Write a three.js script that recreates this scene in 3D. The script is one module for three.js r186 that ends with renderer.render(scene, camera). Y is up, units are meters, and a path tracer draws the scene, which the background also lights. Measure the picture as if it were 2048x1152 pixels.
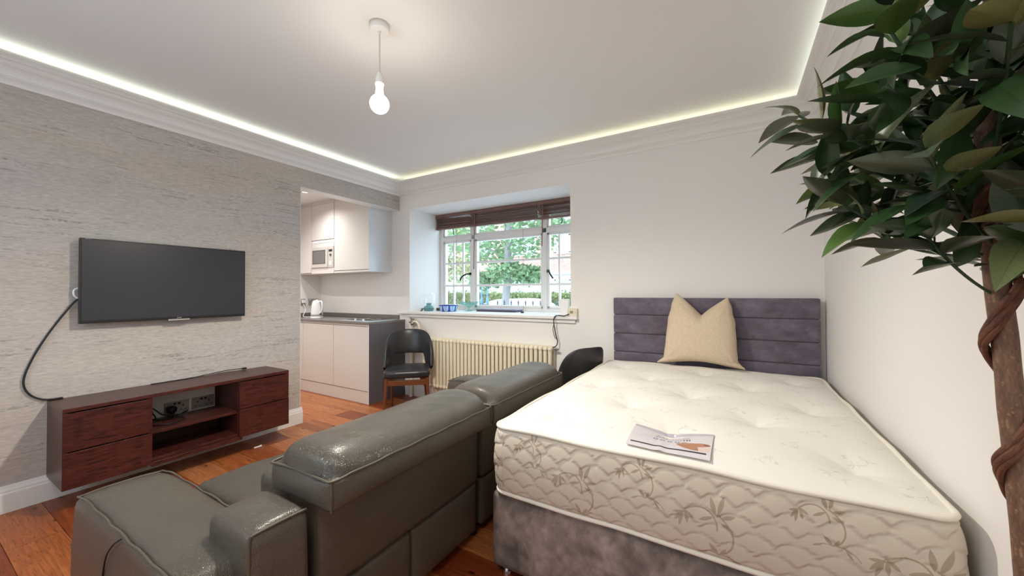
import * as THREE from 'three';
import { RoundedBoxGeometry } from 'three/addons/geometries/RoundedBoxGeometry.js';
import { mergeGeometries, mergeVertices } from 'three/addons/utils/BufferGeometryUtils.js';
import { RectAreaLightUniformsLib } from 'three/addons/lights/RectAreaLightUniformsLib.js';

// ------------------------------------------------------------------ camera, sky, lights, exposure
RectAreaLightUniformsLib.init();
const scene = new THREE.Scene();
const camera = new THREE.PerspectiveCamera(74.81, 2048 / 1152, 0.02, 200);
camera.rotation.order = 'YXZ';
camera.position.set(0, 1.23, 0);
camera.rotation.set(THREE.MathUtils.degToRad(0.687), THREE.MathUtils.degToRad(30.448), THREE.MathUtils.degToRad(-0.219));
scene.background = new THREE.Color().setRGB(0.6, 0.81, 1.0);
scene.backgroundIntensity = 5.2;
const renderer = new THREE.WebGLRenderer({ antialias: true });
renderer.toneMapping = THREE.LinearToneMapping;
renderer.toneMappingExposure = 1.16;
renderer.shadowMap.enabled = true;
const BULB_CD = 0.3, BULB_DOWN_CD = 9.0, LED_POWER = 9, KITCHEN_CD = 5, PANEL_POWER = 12;
const XL = -3.556, XR = 0.54, ZB = -3.31, ZF = 0.75, CEIL = 2.62;   // room faces
const ZW = -3.9;                                                    // window plane

// ------------------------------------------------------------------ helpers
function mulberry(a) { return () => { a |= 0; a = a + 0x6D2B79F5 | 0; let t = Math.imul(a ^ a >>> 15, 1 | a); t = t + Math.imul(t ^ t >>> 7, 61 | t) ^ t; return ((t ^ t >>> 14) >>> 0) / 4294967296; }; }
const rnd = mulberry(20240611);
const lerp = (a, b, t) => a + (b - a) * t, clamp = (x, a, b) => Math.min(b, Math.max(a, x));
const sst = (a, b, x) => { const t = clamp((x - a) / (b - a), 0, 1); return t * t * (3 - 2 * t); };
const V = (x, y, z) => new THREE.Vector3(x, y, z);
const used = new Map();
function numbered(n) { const k = used.get(n) ?? 0; used.set(n, k + 1); return k ? n + '_' + String(k).padStart(3, '0') : n; }
const rootPos = new Map();
function thing(name, label, category, [x, y, z] = [0, 0, 0], turn = 0, group) {
  const o = new THREE.Group(); o.name = numbered(name); scene.add(o);
  o.position.set(x, y, z); o.rotation.y = turn; o.userData = { label, category };
  if (group) o.userData.group = group;
  rootPos.set(o, [x, y, z]); return o;
}
function flat(g) { return g.index ? g.toNonIndexed() : g; }
function merge(gs) {
  gs = gs.map((g) => { g = flat(g); for (const k of Object.keys(g.attributes)) if (!['position', 'normal', 'uv'].includes(k)) g.deleteAttribute(k); if (!g.attributes.uv) g.setAttribute('uv', new THREE.BufferAttribute(new Float32Array(g.attributes.position.count * 2), 2)); return g; });
  return gs.length === 1 ? gs[0] : mergeGeometries(gs);
}
// uv in metres, by the way each face points
function tri(g, ou = 0, ov = 0) {
  g = flat(g); if (!g.attributes.normal) g.computeVertexNormals();
  const p = g.attributes.position, n = p.count, uv = new Float32Array(n * 2);
  const a = V(), b = V(), c = V(), e1 = V(), e2 = V();
  for (let i = 0; i < n; i += 3) {
    a.fromBufferAttribute(p, i); b.fromBufferAttribute(p, i + 1); c.fromBufferAttribute(p, i + 2);
    e1.subVectors(b, a); e2.subVectors(c, a); e1.cross(e2);
    const ax = Math.abs(e1.x), ay = Math.abs(e1.y), az = Math.abs(e1.z);
    [a, b, c].forEach((q, k) => {
      let u, v; if (ay >= ax && ay >= az) { u = q.x; v = q.z; } else if (ax >= az) { u = q.z; v = q.y; } else { u = q.x; v = q.y; }
      uv[(i + k) * 2] = u + ou; uv[(i + k) * 2 + 1] = v + ov;
    });
  }
  g.setAttribute('uv', new THREE.BufferAttribute(uv, 2)); return g;
}
function mesh(name, geo, mat, parent) {
  const m = new THREE.Mesh(geo, mat); m.name = parent === scene ? numbered(name) : name; m.castShadow = m.receiveShadow = true; parent.add(m); return m;
}
// geometry given in world coordinates, put under a thing that stands at its base
function part(name, geos, mat, root, parent) {
  const g = merge(Array.isArray(geos) ? geos : [geos]); const p = rootPos.get(root) ?? [0, 0, 0];
  g.translate(-p[0], -p[1], -p[2]); return mesh(name, g, mat, parent ?? root);
}
function local(name, geos, mat, parent) { return mesh(name, merge(Array.isArray(geos) ? geos : [geos]), mat, parent); }
function struct(name, geos, mat, parent = scene) { const m = mesh(name, merge(Array.isArray(geos) ? geos : [geos]), mat, parent); if (parent === scene) m.userData.kind = 'structure'; return m; }
const box = (x0, x1, y0, y1, z0, z1) => tri(new THREE.BoxGeometry(x1 - x0, y1 - y0, z1 - z0).translate((x0 + x1) / 2, (y0 + y1) / 2, (z0 + z1) / 2));
const rbox = (x0, x1, y0, y1, z0, z1, r = 0.004, s = 2) => tri(new RoundedBoxGeometry(x1 - x0, y1 - y0, z1 - z0, s, Math.min(r, (x1 - x0) / 2.01, (y1 - y0) / 2.01, (z1 - z0) / 2.01)).translate((x0 + x1) / 2, (y0 + y1) / 2, (z0 + z1) / 2));
const cyl = (r0, r1, h, x, y, z, seg = 20) => new THREE.CylinderGeometry(r0, r1, h, seg).translate(x, y, z);
function rod(a, b, r0, r1 = r0, seg = 10) {
  const d = V().subVectors(b, a), g = new THREE.CylinderGeometry(r1, r0, d.length(), seg);
  g.applyQuaternion(new THREE.Quaternion().setFromUnitVectors(V(0, 1, 0), d.clone().normalize())); const m = a.clone().add(b).multiplyScalar(0.5); return g.translate(m.x, m.y, m.z);
}
const curve = (pts, closed = false) => new THREE.CatmullRomCurve3(pts.map((p) => p.isVector3 ? p : V(...p)), closed, 'catmullrom', 0.5);
const tube = (pts, r, seg = 40, rs = 7, closed = false) => new THREE.TubeGeometry(curve(pts, closed), seg, r, rs, closed);
const lathe = (prof, seg = 32) => new THREE.LatheGeometry(prof.map((p) => new THREE.Vector2(...p)), seg);
// rounded box whose faces are bent by fn(p, unit position)
function puff(hx, hy, hz, r, seg, fn) {
  const g0 = new THREE.BoxGeometry(2, 2, 2, ...(Array.isArray(seg) ? seg : [seg, seg, seg])); g0.deleteAttribute('uv'); g0.deleteAttribute('normal');
  const g = mergeVertices(g0, 1e-5), p = g.attributes.position, q = V(), c = V();
  const warp = (t, h) => { const k = r / h, a = Math.abs(t); return Math.sign(t) * (a < 1e-9 ? 0 : a) * h; };
  for (let i = 0; i < p.count; i++) {
    const u = V(p.getX(i), p.getY(i), p.getZ(i));
    q.set(warp(u.x, hx), warp(u.y, hy), warp(u.z, hz));
    c.set(clamp(q.x, -hx + r, hx - r), clamp(q.y, -hy + r, hy - r), clamp(q.z, -hz + r, hz - r));
    const d = V().subVectors(q, c), l = d.length(); if (l > 1e-6) { d.multiplyScalar(Math.min(1, r / l)); q.copy(c).add(d); }
    if (fn) fn(q, u); p.setXYZ(i, q.x, q.y, q.z);
  }
  g.computeVertexNormals(); return g;
}
// surface from a function over an nu x nv grid
function grid(nu, nv, fn, uvfn) {
  const pos = [], uv = [], idx = [];
  for (let j = 0; j <= nv; j++) for (let i = 0; i <= nu; i++) { const u = i / nu, v = j / nv, q = fn(u, v); pos.push(q[0], q[1], q[2]); const t = uvfn ? uvfn(u, v, q) : [u, v]; uv.push(t[0], t[1]); }
  for (let j = 0; j < nv; j++) for (let i = 0; i < nu; i++) { const a = j * (nu + 1) + i, b = a + 1, c = a + nu + 1, d = c + 1; idx.push(a, b, d, a, d, c); }
  const g = new THREE.BufferGeometry(); g.setAttribute('position', new THREE.Float32BufferAttribute(pos, 3)); g.setAttribute('uv', new THREE.Float32BufferAttribute(uv, 2)); g.setIndex(idx); g.computeVertexNormals(); return g;
}

// ------------------------------------------------------------------ textures
function hash2(x, y, s) { let h = Math.imul(x, 374761393) ^ Math.imul(y, 668265263) ^ Math.imul(s, 2147483647 ^ 1013904223); h = Math.imul(h ^ h >>> 13, 1274126177); return ((h ^ h >>> 16) >>> 0) / 4294967296; }
function vnoise(u, v, px, py, s) {
  const x = u * px, y = v * py, x0 = Math.floor(x), y0 = Math.floor(y); let fx = x - x0, fy = y - y0; fx = fx * fx * (3 - 2 * fx); fy = fy * fy * (3 - 2 * fy);
  const m = (a, n) => ((a % n) + n) % n, X0 = m(x0, px), X1 = m(x0 + 1, px), Y0 = m(y0, py), Y1 = m(y0 + 1, py);
  return lerp(lerp(hash2(X0, Y0, s), hash2(X1, Y0, s), fx), lerp(hash2(X0, Y1, s), hash2(X1, Y1, s), fx), fy);
}
function fbm(u, v, px, py, s, oct = 4) { let a = 0.5, r = 0, t = 0; for (let o = 0; o < oct; o++) { r += a * vnoise(u, v, px << o, py << o, s + o * 17); t += a; a *= 0.5; } return r / t; }
function tex(w, h, mx, my, fn, srgb = true) {
  const d = new Uint8Array(w * h * 4);
  for (let j = 0; j < h; j++) for (let i = 0; i < w; i++) { const c = fn((i + 0.5) / w, (j + 0.5) / h), k = (j * w + i) * 4; if (Array.isArray(c)) { d[k] = clamp(c[0], 0, 255); d[k + 1] = clamp(c[1], 0, 255); d[k + 2] = clamp(c[2], 0, 255); } else d[k] = d[k + 1] = d[k + 2] = clamp(c, 0, 255); d[k + 3] = 255; }
  const t = new THREE.DataTexture(d, w, h); t.wrapS = t.wrapT = THREE.RepeatWrapping; t.magFilter = THREE.LinearFilter; t.minFilter = THREE.LinearMipmapLinearFilter; t.generateMipmaps = true;
  t.repeat.set(1 / mx, 1 / my); if (srgb) t.colorSpace = THREE.SRGBColorSpace; t.needsUpdate = true; return t;
}
function canvasTex(w, h, draw) {
  const c = document.createElement('canvas'); c.width = w; c.height = h; const g = c.getContext('2d'); draw(g, w, h);
  const t = new THREE.CanvasTexture(c); t.colorSpace = THREE.SRGBColorSpace; t.wrapS = t.wrapT = THREE.RepeatWrapping; return t;
}
function worley(u, v, n, s) {
  const x = u * n, y = v * n, x0 = Math.floor(x), y0 = Math.floor(y); let f1 = 9, f2 = 9;
  for (let j = -1; j <= 1; j++) for (let i = -1; i <= 1; i++) { const cx = x0 + i, cy = y0 + j, mx = ((cx % n) + n) % n, my = ((cy % n) + n) % n, dx = cx + hash2(mx, my, s) - x, dy = cy + hash2(mx, my, s + 7) - y, d = dx * dx + dy * dy; if (d < f1) { f2 = f1; f1 = d; } else if (d < f2) f2 = d; }
  return [Math.sqrt(f1), Math.sqrt(f2)];
}
const mix3 = (a, b, t) => [lerp(a[0], b[0], t), lerp(a[1], b[1], t), lerp(a[2], b[2], t)];
const S = (o) => new THREE.MeshStandardMaterial(o), P = (o) => new THREE.MeshPhysicalMaterial(o);

const wallpaperTex = tex(1280, 1280, 1.9, 1.9, (u, v) => {
  const w = v + 0.02 * (fbm(u, v, 3, 3, 5, 3) - 0.5), broad = fbm(u, w, 3, 12, 11, 3), speck = fbm(u, w, 90, 420, 31, 2), mask = sst(0.40, 0.62, fbm(u, w, 3, 20, 41, 3));
  const w2 = w + 0.008 * (fbm(u, v, 10, 10, 15, 2) - 0.5), streak = sst(0.62, 0.76, 0.75 * fbm(u, w2, 10, 240, 51, 2) + 0.25 * vnoise(u, w2, 160, 300, 71)) * mask;
  const t = 0.06 * (broad - 0.5) + 0.16 * (speck - 0.5) - 0.15 * streak, warm = fbm(u, w, 2, 7, 61, 2);
  return [lerp(188, 193, warm) * (1 + t), lerp(182, 182, warm) * (1 + t * 1.03), lerp(178, 170, warm) * (1 + t * 1.08)];
});
const wallpaperBump = tex(512, 512, 1.7, 1.7, (u, v) => 128 + 110 * (fbm(u, v, 12, 130, 77, 3) - 0.5), false);
const plasterBump = tex(256, 256, 0.8, 0.8, (u, v) => 128 + 120 * (fbm(u, v, 24, 24, 3, 4) - 0.5), false);
const woodTex = tex(1024, 512, 1.9, 0.95, (u, v) => {
  const w = v + 0.02 * (fbm(u, v, 4, 4, 2, 3) - 0.5), g = fbm(u, w, 5, 80, 7, 4), band = fbm(u, w, 3, 16, 13, 3), ring = 0.5 + 0.5 * Math.sin((band * 9 + g * 2) * 6.28);
  const f = fbm(u, w, 20, 260, 23, 2), pore = sst(0.66, 0.8, fbm(u, w, 40, 240, 29, 2));
  let c = mix3([164, 96, 56], [198, 132, 82], 0.45 * ring + 0.55 * g); c = mix3(c, [128, 66, 36], 0.30 * sst(0.5, 0.75, band)); const t = 0.88 + 0.24 * f - 0.22 * pore;
  const [k] = worley(u, v, 5, 91); const knot = 1 - sst(0.015, 0.07, k + 0.03 * (fbm(u, v, 40, 40, 3, 2) - 0.5)); c = mix3(c, [58, 30, 18], knot * 0.9);
  return [c[0] * t, c[1] * t, c[2] * t];
});
const woodBump = tex(512, 256, 1.9, 0.95, (u, v) => 128 + 100 * (fbm(u, v, 16, 200, 29, 3) - 0.5), false);
const mahoganyTex = tex(512, 512, 0.7, 0.7, (u, v) => {
  const w = v + 0.015 * (fbm(u, v, 4, 4, 2, 3) - 0.5), g = fbm(u, w, 6, 60, 7, 4), pore = sst(0.58, 0.72, fbm(u, w, 14, 150, 19, 2));
  const c = mix3([62, 27, 23], [92, 46, 38], g), t = 1 - 0.4 * pore; return [c[0] * t, c[1] * t, c[2] * t];
});
const leatherBump = tex(512, 512, 0.15, 0.15, (u, v) => { const [a, b] = worley(u + 0.01 * (fbm(u, v, 8, 8, 4, 2) - 0.5), v, 44, 5); return 40 + 200 * sst(0, 0.35, b - a) - 40 * a; }, false);
const leatherTex = tex(256, 256, 1.1, 1.1, (u, v) => { const t = 0.88 + 0.24 * fbm(u, v, 6, 6, 8, 4); return [76 * t, 69 * t, 57 * t]; });
const velvetTex = tex(512, 512, 0.6, 0.6, (u, v) => { const a = fbm(u, v, 5, 9, 3, 5), b = fbm(u + 0.2 * a, v, 18, 26, 13, 3), t = 0.72 + 0.4 * a + 0.2 * (b - 0.5); return [113 * t, 104 * t, 117 * t]; });
const crushTex = tex(512, 512, 0.7, 0.7, (u, v) => { const a = fbm(u, v, 7, 6, 3, 5), b = fbm(u + 0.1 * a, v, 26, 20, 13, 4), t = 0.52 + 0.66 * a + 0.4 * (b - 0.5); return [158 * t, 144 * t, 136 * t]; });
const linenTex = tex(512, 512, 0.16, 0.16, (u, v) => { const a = vnoise(u, v, 24, 220, 3), b = vnoise(u, v, 220, 24, 5), t = 0.9 + 0.1 * a + 0.1 * b - 0.05; return [226 * t, 206 * t, 178 * t]; });
const linenBump = tex(512, 512, 0.16, 0.16, (u, v) => 90 * vnoise(u, v, 24, 220, 3) + 90 * vnoise(u, v, 220, 24, 5), false);
const barkTex = tex(256, 512, 0.1, 0.2, (u, v) => { const a = fbm(u, v, 10, 5, 3, 4), b = fbm(u, v, 40, 30, 13, 3), s = sst(0.66, 0.78, fbm(u, v, 16, 24, 33, 3)); const c = mix3([84, 60, 46], [132, 100, 78], a); return mix3([c[0] * (0.8 + 0.4 * b), c[1] * (0.8 + 0.4 * b), c[2] * (0.8 + 0.4 * b)], [160, 128, 92], 0.6 * s); });
const vineTex = tex(256, 512, 0.06, 0.2, (u, v) => { const a = fbm(u, v, 12, 4, 3, 4), b = fbm(u, v, 40, 20, 13, 3); const c = mix3([62, 34, 24], [128, 80, 52], a); return [c[0] * (0.75 + 0.5 * b), c[1] * (0.75 + 0.5 * b), c[2] * (0.75 + 0.5 * b)]; });
const brickTex = tex(512, 512, 2.0, 2.0, (u, v) => { const row = Math.floor(v * 26), fx = ((u * 9 + (row & 1) * 0.5) % 1), fy = (v * 26) % 1, m = fx < 0.04 || fy < 0.1, h = hash2(Math.floor(u * 9 + (row & 1) * 0.5) % 9, row, 5); return m ? [215, 205, 196] : mix3([200, 152, 134], [186, 134, 118], h); });

const M = {
  white: S({ color: 0xf0ece7, roughness: 0.75, bumpMap: plasterBump, bumpScale: 0.0006 }),
  ceil: S({ color: 0xeceae6, roughness: 0.85 }),
  trim: S({ color: 0xeeece8, roughness: 0.42 }),
  wallpaper: S({ map: wallpaperTex, roughness: 0.8, bumpMap: wallpaperBump, bumpScale: 0.0012 }),
  mahogany: S({ map: mahoganyTex, roughness: 0.34 }), darkGap: S({ color: 0x191513, roughness: 0.8 }),
  leather: P({ map: leatherTex, roughness: 0.25, bumpMap: leatherBump, bumpScale: 0.0012, ior: 1.8 }),
  piping: S({ color: 0x544d41, roughness: 0.5 }),
  blackLeather: S({ color: 0x2b2a2c, roughness: 0.33 }), chairWood: S({ color: 0x6e3d20, roughness: 0.4, map: null }),
  velvet: P({ map: velvetTex, roughness: 0.9, sheen: 0.6, sheenRoughness: 0.5, sheenColor: new THREE.Color(0x8d8794) }),
  crush: P({ map: crushTex, roughness: 0.9, sheen: 0.4, sheenRoughness: 0.5, sheenColor: new THREE.Color(0x8c8681) }),
  linen: S({ map: linenTex, roughness: 0.95, bumpMap: linenBump, bumpScale: 0.0006 }),
  cord: S({ color: 0xeae4d6, roughness: 0.8 }), chrome: S({ color: 0xcfcfcf, roughness: 0.15, metalness: 1 }),
  black: S({ color: 0x141416, roughness: 0.45 }), cable: S({ color: 0x1c1d22, roughness: 0.5 }), steel: S({ color: 0xa9a6a2, roughness: 0.35, metalness: 0.9 }),
  whitePlastic: S({ color: 0xf0efec, roughness: 0.35 }), cream: S({ color: 0xf0e6cc, roughness: 0.45 }),
  cabinetDoor: S({ color: 0xdcd6cd, roughness: 0.38 }), cabinetBody: S({ color: 0xd6d1c9, roughness: 0.5 }), gloss: S({ color: 0xd9dde0, roughness: 0.22 }),
  stone: S({ color: 0x77716d, roughness: 0.28 }), endPanel: S({ color: 0x625e62, roughness: 0.38 }),
  glass: P({ color: 0xffffff, roughness: 0, transmission: 1, thickness: 0, ior: 1.4 }),
  blindSlat: S({ color: 0x7a584d, roughness: 0.5 }), blindRail: S({ color: 0x7d5c52, roughness: 0.45 }),
};
const plankTints = [0xffffff, 0xf2e2d4, 0xd9b9a4, 0xc89f8a, 0xe8d2bd, 0xb98874, 0xffeeda, 0xd2ab92];
const plankMats = plankTints.map((c) => S({ map: woodTex, color: c, roughness: 0.36, bumpMap: woodBump, bumpScale: 0.0006 }));

// ------------------------------------------------------------------ floor and planks
{
  const f = struct('floor', box(-5.4, XR + 0.2, -0.25, -0.016, ZB - 0.05, ZF + 0.2), M.darkGap);
  const W = 0.186; let r = 0;
  for (let z = ZB; z < ZF - 0.01; z += W, r++) {
    let x = -5.2 - rnd() * 1.2;
    while (x < XR) {
      const L = 1.1 + rnd() * 1.0, a = Math.max(x, -5.2), b = Math.min(x + L, XR), z1 = Math.min(z + W, ZF);
      if (b - a > 0.02) {
        const g = tri(new THREE.BoxGeometry(b - a - 0.0022, 0.016, z1 - z - 0.0022), rnd() * 1.9, rnd() * 0.95).translate((a + b) / 2, -0.008 + (rnd() - 0.5) * 0.0008, (z + z1) / 2);
        mesh('plank', g, plankMats[Math.floor(rnd() * plankMats.length)], f);
      }
      x += L;
    }
  }
}
// ------------------------------------------------------------------ walls
struct('wall_left', [box(XL - 0.14, XL, 0, CEIL, -2.07, ZF), box(XL - 0.14, XL, 2.25, CEIL, ZB, -2.07)], M.wallpaper);
struct('trim_5', [box(XL - 0.139, XL - 0.001, 2.246, 2.2505, ZB, -2.07), box(XL - 0.139, XL - 0.001, 0, 2.25, -2.0745, -2.069)], M.trim);
{
  const x0 = -3.385, x1 = -1.31, y0 = 0.975, y1 = 2.25;
  struct('wall_back', [box(-5.4, x0, -0.2, 2.9, -3.95, ZB), box(x1, XR + 0.25, -0.2, 2.9, -3.95, ZB), box(x0, x1, -0.2, y0, -3.95, ZB), box(x0, x1, y1, 2.9, -3.95, ZB)], M.white);
}
struct('wall_right', box(XR, XR + 0.25, -0.2, 2.9, ZB, ZF + 0.25), M.white);
struct('wall_front', [box(-5.4, -2.8, -0.2, 2.9, ZF, ZF + 0.25), box(-1.2, XR, -0.2, 2.9, ZF, ZF + 0.25), box(-2.8, -1.2, -0.2, 1.0, ZF, ZF + 0.25), box(-2.8, -1.2, 1.9, 2.9, ZF, ZF + 0.25)], M.white);
{ // the other window of the room, behind the camera
  const w = thing('window_2', 'second white framed window behind the camera', 'window', [-2.0, 0.9, ZF + 0.15]); delete w.userData.category; w.userData.kind = 'structure'; const z0 = ZF + 0.12, z1 = ZF + 0.17;
  part('window_frame', [box(-2.8, -2.75, 1.0, 1.9, z0, z1), box(-1.25, -1.2, 1.0, 1.9, z0, z1), box(-2.025, -1.975, 1.0, 1.9, z0, z1), box(-2.8, -1.2, 1.0, 1.05, z0, z1), box(-2.8, -1.2, 1.85, 1.9, z0, z1)], M.trim, w);
  for (const x of [-2.3875, -1.6125]) part('pane', new THREE.PlaneGeometry(0.74, 0.82).translate(x, 1.45, ZF + 0.145), M.glass, w);
}
struct('ceiling', box(-5.4, XR + 0.25, CEIL, CEIL + 0.2, -3.95, ZF + 0.25), M.ceil);
struct('wall_kitchen', [box(-5.4, -5.165, 0, CEIL, ZB, ZF), box(-5.165, XL - 0.14, 0, CEIL, -1.35, -1.2)], M.white);
struct('ceiling_kitchen', box(-5.165, XL - 0.14, 2.435, CEIL, ZB, -1.35), M.ceil);
// cornice with light trough
{
  const prof = [[0, 2.424], [0.010, 2.424], [0.013, 2.434], [0.020, 2.444], [0.031, 2.452], [0.040, 2.456], [0.040, 2.461], [0.047, 2.462], [0.050, 2.474], [0.058, 2.488], [0.072, 2.500], [0.092, 2.508], [0.092, 2.513], [0.100, 2.514], [0.103, 2.520], [0.113, 2.525], [0.128, 2.528], [0.128, 2.534], [0.138, 2.535], [0.141, 2.540], [0.154, 2.543], [0.160, 2.548], [0.160, 2.554], [0.152, 2.556], [0.150, 2.540], [0.09, 2.528], [0, 2.526]];
  const ring = (d) => [V(XL + d, 0, ZF - d), V(XL + d, 0, ZB + d), V(XR - d, 0, ZB + d), V(XR - d, 0, ZF - d)];
  for (let s = 0; s < 4; s++) {
    const pos = [];
    for (let i = 0; i < prof.length - 1; i++) {
      const [d0, y0] = prof[i], [d1, y1] = prof[i + 1], r0 = ring(d0), r1 = ring(d1), e = (s + 1) % 4;
      const a = r0[s].setY(y0), b = r0[e].clone().setY(y0), c = r1[e].setY(y1), d = r1[s].clone().setY(y1);
      for (const q of [a, b, c, a, c, d]) pos.push(q.x, q.y, q.z);
    }
    const g = new THREE.BufferGeometry(); g.setAttribute('position', new THREE.Float32BufferAttribute(pos, 3)); g.computeVertexNormals();
    struct('trim_' + (s + 1), tri(g), M.trim);
  }
  const ledW = new THREE.Color().setRGB(0.9, 1.0, 0.9), ledY = new THREE.Color().setRGB(1.0, 1.0, 0.78);
  const strip = (label, x0, x1, z0, z1, col, k) => {
    const t = thing('light_strip', label, 'light strip', [(x0 + x1) / 2, 2.532, (z0 + z1) / 2], 0, 'cove lights behind the cornice');
    part('backing_tape', box(x0, x1, 2.528, 2.536, z0, z1), M.whitePlastic, t);
    part('diodes', box(x0 + 0.002, x1 - 0.002, 2.536, 2.540, z0 + 0.002, z1 - 0.002), S({ color: 0xffffff, emissive: col, emissiveIntensity: 2 }), t);
    const L = new THREE.RectAreaLight(col, LED_POWER * k, x1 - x0, z1 - z0); L.position.set((x0 + x1) / 2, 2.543, (z0 + z1) / 2); L.rotation.x = Math.PI / 2; scene.add(L);
  };
  strip('LED strip glowing above cornice over the grey textured wall', XL + 0.055, XL + 0.07, ZB + 0.1, ZF - 0.1, ledW, 1);
  strip('LED strip glowing above cornice over the window', XL + 0.1, XR - 0.1, ZB + 0.03, ZB + 0.045, ledY, 0.5);
  strip('LED strip glowing above cornice on the wall behind the potted tree', XR - 0.07, XR - 0.055, ZB + 0.1, ZF - 0.1, ledW, 1);
}
// baseboards
{
  const prof = [[0, 0], [0.018, 0], [0.018, 0.105], [0.014, 0.112], [0.014, 0.122], [0.008, 0.135], [0.005, 0.148], [0, 0.15]];
  const sh = new THREE.Shape(prof.map((p) => new THREE.Vector2(...p)));
  const run = (len) => new THREE.ExtrudeGeometry(sh, { depth: len, bevelEnabled: false });
  struct('baseboard_left', [tri(run(ZF + 2.07 + 0.018).translate(XL, 0, -2.07 - 0.018)), tri(run(0.14).rotateY(Math.PI / 2).rotateY(Math.PI / 2).rotateY(-Math.PI / 2).translate(XL - 0.14, 0, -2.07).scale(1, 1, 1))].slice(0, 1), M.trim);
  struct('baseboard_back', tri(run(XR + 3.44).rotateY(-Math.PI / 2).scale(1, 1, 1).translate(XR, 0, ZB)), M.trim);
  struct('baseboard_right', tri(run(ZF - ZB).rotateY(Math.PI).translate(XR, 0, ZF)), M.trim);
}
// ------------------------------------------------------------------ window
{
  const w = thing('window_1', 'white steel casement window with three lights in a deep reveal', 'window', [-2.35, 0.975, ZW]); delete w.userData.category; w.userData.kind = 'structure';
  part('window_sill', [rbox(-3.545, -1.235, 0.978, 1.006, -3.9, -3.262, 0.006)], M.trim, w);
  part('sill_apron', box(-3.40, -1.26, 0.945, 0.978, ZB, ZB + 0.022), M.trim, w);
  const f = (x0, x1, y0, y1, d = 0.05) => rbox(x0, x1, y0, y1, ZW - d / 2, ZW + d / 2, 0.005);
  part('window_frame', [f(-3.385, -3.335, 1.0, 2.25, 0.08), f(-1.36, -1.31, 1.0, 2.25, 0.08), f(-3.385, -1.31, 1.0, 1.045, 0.08), f(-3.385, -1.31, 2.2, 2.25, 0.08), f(-2.872, -2.82, 1.04, 2.2, 0.075), f(-1.868, -1.815, 1.04, 2.2, 0.075), f(-3.34, -1.35, 1.905, 1.965, 0.075)], M.trim, w);
  const sash = (x0, x1, bars) => {
    const s = part('sash', [f(x0, x0 + 0.03, 1.045, 1.905), f(x1 - 0.03, x1, 1.045, 1.905), f(x0, x1, 1.045, 1.075), f(x0, x1, 1.878, 1.905)], M.trim, w);
    for (const b of bars) part('glazing_bar', f(b - 0.011, b + 0.011, 1.07, 1.88, 0.03), M.trim, w, s);
    for (const y of [1.322, 1.615]) part('glazing_bar', f(x0, x1, y - 0.013, y + 0.013, 0.032), M.trim, w, s);
    const xs = [x0 + 0.025, ...bars, x1 - 0.025], ys = [1.07, 1.322, 1.615, 1.885];
    for (let i = 0; i < xs.length - 1; i++) for (let j = 0; j < 3; j++) part('pane', new THREE.PlaneGeometry(xs[i + 1] - xs[i], ys[j + 1] - ys[j]).translate((xs[i] + xs[i + 1]) / 2, (ys[j] + ys[j + 1]) / 2, ZW), M.glass, w, s);
    return s;
  };
  const sl = sash(-3.335, -2.872, [-3.175, -3.02]), sc = sash(-2.82, -1.868, []), sr = sash(-1.815, -1.36, [-1.672, -1.515]);
  for (const [x0, x1] of [[-3.335, -2.872], [-2.82, -1.868], [-1.815, -1.36]]) {
    const s = part('top_light', [f(x0, x0 + 0.025, 1.965, 2.2), f(x1 - 0.025, x1, 1.965, 2.2), f(x0, x1, 1.965, 1.985), f(x0, x1, 2.18, 2.2)], M.trim, w);
    part('pane', new THREE.PlaneGeometry(x1 - x0 - 0.04, 0.2).translate((x0 + x1) / 2, 2.083, ZW), M.glass, w, s);
    if (x0 !== -2.82) part('stay', tube([[x0 + 0.18, 1.995, ZW + 0.04], [x0 + 0.2, 2.02, ZW + 0.06], [x0 + 0.19, 2.06, ZW + 0.06]], 0.006, 12), M.black, w, s);
  }
  part('handle', [rbox(-2.905, -2.87, 1.455, 1.485, ZW + 0.025, ZW + 0.045, 0.004), tube([[-2.885, 1.47, ZW + 0.05], [-2.93, 1.462, ZW + 0.075], [-2.99, 1.43, ZW + 0.08], [-3.02, 1.385, ZW + 0.078]], 0.0095, 20)], M.black, w, sl);
  part('handle', [rbox(-1.815, -1.78, 1.455, 1.485, ZW + 0.025, ZW + 0.045, 0.004), tube([[-1.8, 1.47, ZW + 0.05], [-1.77, 1.462, ZW + 0.075], [-1.745, 1.42, ZW + 0.08], [-1.72, 1.385, ZW + 0.078]], 0.0095, 20)], M.black, w, sr);
}
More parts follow.
